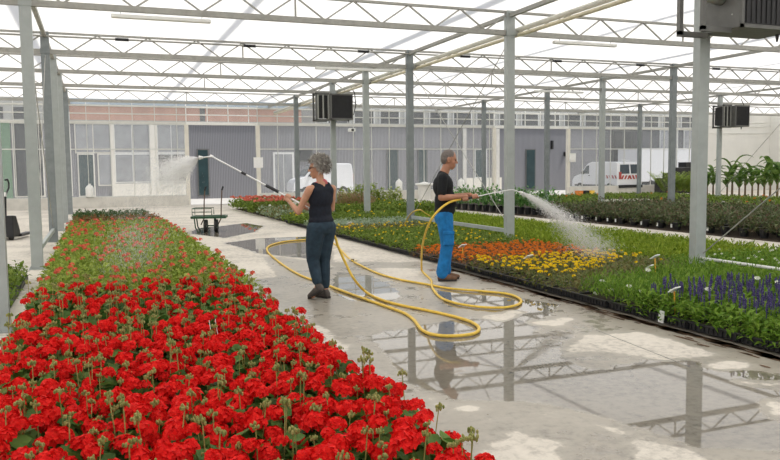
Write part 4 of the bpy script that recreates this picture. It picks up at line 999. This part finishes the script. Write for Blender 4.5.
for s, (hip, kn, an, toe) in WL.items():
    if s == 1: shoe(woman, (an.x-.05, an.y, .10), (toe.x+.055, toe.y, 0), 'shoe_g')
    else: shoe(woman, (an.x-.035, an.y, 0), (an.x+.19, an.y, 0), 'shoe_g')
b = MB(); b.ell(P2(-.018, 0, .042), (.122, .102, .112), T2); b.ell(P2(-.048, 0, .012), (.084, .094, .092), T2); b.ell(P2(.032, 0, .092), (.062, .082, .048), T2)
for s in (-1, 1): b.ell(P2(-.018, s*.070, .01), (.056, .032, .066), T2)
hb_ = solid(b, 'hair', 'hair_g', woman, .008, 2)
hairline(hb_, hw, T2, lambda x, z: x > .045 and z < .062 or x > .018 and z < .01 or z < -.07)
tf_ = MB()
for _ in range(2600):
    d = rdir(-.75, 1)
    if d.x > .35 and d.z < .45 or (d.x > .1 and d.z < -.1): continue
    h_ = U(.92, 1.12); p = P2(-.020+d.x*.118*h_, d.y*.102*h_, .036+d.z*.110*h_)
    dd = T2 @ (d*U(.15, .7)+Vector((U(-.8, .5), U(-.7, .7), U(-.9, .25))))
    tf_.quad(p, dd, U(.03, .065), .011)
tf_.obj('hair_tufts', 'hair_g', hb_)
b = MB(); b.ell((-.040, -.02, 1.462), (.028, .05, .030)); b.ell((-.050, -.055, 1.44), (.018, .022, .04)); b.cap((-.035, .03, 1.45), (.03, .055, 1.44), .018, .014); solid(b, 'scarf', 'pink', woman, .007, 2)
gl = MB()
for y in (-1, 1):
    gl.tube([P2(.099, y*.032+.022*math.cos(a), .006+.018*math.sin(a)) for a in [i*PI/6 for i in range(12)]], .0028, 5, True); gl.tube([P2(.095, y*.055, .010), P2(.0, y*.084, .014)], .003, 5)
gl.tube([P2(.1, -.01, .010), P2(.1, .01, .010)], .003, 5); gl.obj('glasses', 'black', woman)

# ------------------------------------------------------------------ lances, hoses, water
def spline(pts, n=10):
    pts = [Vector(p) for p in pts]; o = []
    for i in range(len(pts)-1):
        p0, p1, p2, p3 = pts[max(i-1, 0)], pts[i], pts[i+1], pts[min(i+2, len(pts)-1)]
        for k in range(n):
            t_ = k/n; o.append(.5*((2*p1)+(p2-p0)*t_+(2*p0-5*p1+4*p2-p3)*t_*t_+(3*p1-p0-3*p2+p3)*t_**3))
    o.append(pts[-1]); return o
mA, mB_ = toW(man, rodA), toW(man, rodB)
e1 = atY(506, 190.5, mp.y-.38); tipm = atY(519, 191.8, mp.y-.42)
path = spline([mA, toW(man, hL), mA.lerp(e1, .7)+Vector((0, 0, .0)), e1, atY(513, 190, mp.y-.40), tipm], 8)
th = thing('watering_lance', 'pale watering lance held by the person in blue trousers', 'lance', mA); inv = lambda pts: [p-Vector(th.location) for p in pts]
MB().tube(inv(path[6:]), .0075, 8).obj('tube', 'alu', th, smooth=True); MB().tube(inv(path[:8]), .016, 8).obj('grip', 'black', th, smooth=True)
MB().tube(inv([tipm, tipm+(tipm-path[-4]).normalized()*.05]), [.012, .022], 10).obj('rose', 'wht', th)
nb = atY(213, 157, 9.95); nt_ = atY(203, 157.5, 10.0); hLW = toW(woman, hLw); hRW = toW(woman, hRw); ax = (nb-hLW).normalized(); ln = (nb-hLW).length
th = thing('spray_lance', 'long silver spray lance with black grips held by the silver haired person', 'lance', hRW)
MB().tube(inv(spline([hRW-ax*.05, hLW, nb-ax*.05, nb+Vector((0, 0, .004)), nt_], 6)), .0105, 8).obj('tube', 'alu', th, smooth=True)
MB().tube(inv([hLW+ax*ln*.13, hLW+ax*ln*.29]), .020, 10).obj('foam_grip', 'black', th); MB().tube(inv([hLW+ax*ln*.55, hLW+ax*ln*.61]), .017, 10).obj('joint', 'black', th)
MB().tube(inv([nt_, nt_+(nt_-nb).normalized()*.05]), [.014, .030], 10).obj('nozzle', 'wht', th); MB().tube(inv([hRW-ax*.08, hLW+ax*.06]), .0135, 10).obj('rear_tube', 'wht', th)
hz = .018
def gnd(pts): return [G(x, y, hz) for x, y in pts]
hand_end = hRW-ax*.08
wh = [hand_end, atY(333, 234, 9.02), atY(338, 246, 9.0), atY(345, 262, 8.98), atY(354, 279, 8.9), G(366, 292, hz+.01)]+gnd([(381, 299.5), (400, 305), (425, 310), (450, 315.5), (470, 321.5), (479, 328), (474, 333.5), (455, 336), (435, 335), (422, 330), (414, 320), (404, 313), (385, 306), (362, 298), (340, 290), (322, 283), (300, 275), (282, 264), (268, 252), (269, 246), (282, 242), (300, 240), (322, 239), (333, 243), (341, 250), (347, 256.5), (352.5, 261)])
tag(MB().tube(spline(wh, 8), .0165, 10).obj('hose', 'hose', smooth=True), 'yellow hose looping over the wet floor from the silver haired person', 'hose')
mh = [mA, atY(449, 202.5, mp.y-.26), atY(437, 212, mp.y-.32), atY(428, 226, mp.y-.22), atY(422.5, 246, mp.y+.15), G(421.5, 267, .10)]+gnd([(423, 272), (431, 280), (432, 287), (440, 297), (455, 303), (480, 307), (505, 307.5), (519, 304), (520, 299), (508, 294), (480, 291), (450, 288.5), (425, 284), (400, 279.5), (380, 274), (366, 268), (354, 262)])
tag(MB().tube(spline(mh, 8), .0155, 10).obj('hose', 'hose', smooth=True), 'yellow hose rising from a floor loop to the person in blue trousers', 'hose')
th = thing('hose_coupling', 'brass coupling joining the two yellow hoses on the floor between the people', 'coupling', G(353, 261.5, 0)); MB().tube([(-.05, .06, hz+.004), (.05, -.06, hz+.004)], .022, 8).obj('sleeve', 'pipe_y', th); MB().tube([(-.02, .024, hz+.004), (.02, -.024, hz+.004)], .027, 6).obj('nut', 'stem', th)
tag(MB().tube(spline([G(404, 225, .25), G(408, 218, .45), G(413, 212, .7), G(420, 210, .75), G(425, 213, .6), G(430, 216, .5)], 8), .014, 8).obj('hose', 'hose', smooth=True), 'short yellow hose arching over the bed beside the post left of the watering man', 'hose')
def spray(name, lab, p0, rays, n, seed, wd):
    r = random.Random(seed); b = MB()
    for _ in range(n):
        p, q = rays(r); d = (q-p); L_ = d.length
        if L_ < 1e-5: continue
        d /= L_; x, y = frame(d); w_ = wd*r.uniform(.6, 1.5); c = [p+(x*math.cos(a)+y*math.sin(a))*w_ for a in (0, 2.09, 4.19)]; k = len(b.v)
        b.v += [tuple(v) for v in c]+[tuple(q), tuple(p-d*L_*.25)]; b.f += [(k, k+1, k+3), (k+1, k+2, k+3), (k+2, k, k+3), (k+1, k, k+4), (k+2, k+1, k+4), (k, k+2, k+4)]
    return tag(b.obj(name, 'spray'), lab, 'water', None, 'stuff')
lft = -Vector((cR.x, cR.y, 0)).normalized(); fwd = Vector((cF.x, cF.y, 0)).normalized()
noz = nt_+(nt_-nb).normalized()*.05
def wray(r):
    a = math.radians(r.triangular(-62, 16, -18)); az = r.gauss(0, .30); v = r.uniform(4.2, 6.5); t_ = r.random()**.75*.13*(1 if a > -.6 else .8)
    d = (lft*math.cos(az)+fwd*math.sin(az))*math.cos(a)+Vector((0, 0, math.sin(a))); g = Vector((0, 0, -9.8-14*t_*0))
    f = lambda t__: noz+d*v*t__*(1-1.2*t__)+g*.5*t__*t__*1.6
    return f(t_), f(t_+.004)
spray('water_spray', 'fan of white water drops leaving the nozzle of the long silver lance', noz, wray, 15000, 3, .0017)
def wmist(r):
    t_ = r.uniform(.13, .62); az = r.gauss(.25, .40); a = math.radians(r.uniform(-30, 14)); v = r.uniform(3.2, 5.5)
    d = (lft*math.cos(az)+fwd*math.sin(az))*math.cos(a)+Vector((0, 0, math.sin(a)))
    f = lambda t__: noz+d*v*t__*max(.35, 1-1.0*t__)+Vector((0, 0, -4.9*t__*t__*.95))
    p = f(t_); q = f(t_+.005)
    if p.z < .35: p.z += .5; q.z += .5
    return p, q
spray('water_mist', 'thin mist of drops drifting down over the middle of the left bed', noz, wmist, 7000, 4, .0013)
T0 = tipm; TG = G(598, 254, .26)
def mray(r):
    t_ = r.random()**.8; s_ = .012+.17*t_**1.1; o_ = Vector((r.gauss(0, 1), r.gauss(0, 1), r.gauss(0, .55)))*s_
    f = lambda t__: T0.lerp(TG, t__)+Vector((0, 0, .42*t__*(1-t__)))+o_*(t__/max(t_, .05) if t__ > .05 else 1)
    return f(t_), f(min(1.02, t_+.016))
spray('water_spray', 'slanting jet of water falling from the lance onto the lime green plants', tipm, mray, 12000, 5, .0019)

# ------------------------------------------------------------------ light
wd_ = bpy.data.worlds.new('world'); SC.world = wd_; wd_.use_nodes = True; t = wd_.node_tree; bg = t.nodes['Background']
sk = t.nodes.new('ShaderNodeTexSky'); sk.sky_type = 'NISHITA'; sk.sun_disc = False; sk.sun_elevation = math.radians(58); sk.sun_rotation = math.radians(120); sk.air_density = 1; sk.dust_density = 2.5; sk.ozone_density = 1
hs = t.nodes.new('ShaderNodeHueSaturation'); hs.inputs['Saturation'].default_value = .45; t.links.new(sk.outputs[0], hs.inputs['Color']); t.links.new(hs.outputs[0], bg.inputs[0]); bg.inputs[1].default_value = .22
ld = bpy.data.lights.new('sun', 'SUN'); ld.energy = 3.4; ld.angle = math.radians(5); ld.color = (1, .97, .92)
lo = bpy.data.objects.new('sun', ld); COL.objects.link(lo); lo.rotation_euler = Vector((-.62, .28, -1.25)).to_track_quat('-Z', 'Y').to_euler()
vs = SC.view_settings; vs.view_transform = 'Standard'; vs.look = 'None'; vs.gamma = 1; vs.use_curve_mapping = False; vs.exposure = -.33
SC.cycles.use_denoising = True; SC.cycles.max_bounces = 8; SC.cycles.transparent_max_bounces = 40; SC.cycles.diffuse_bounces = 4; SC.cycles.sample_clamp_indirect = 6
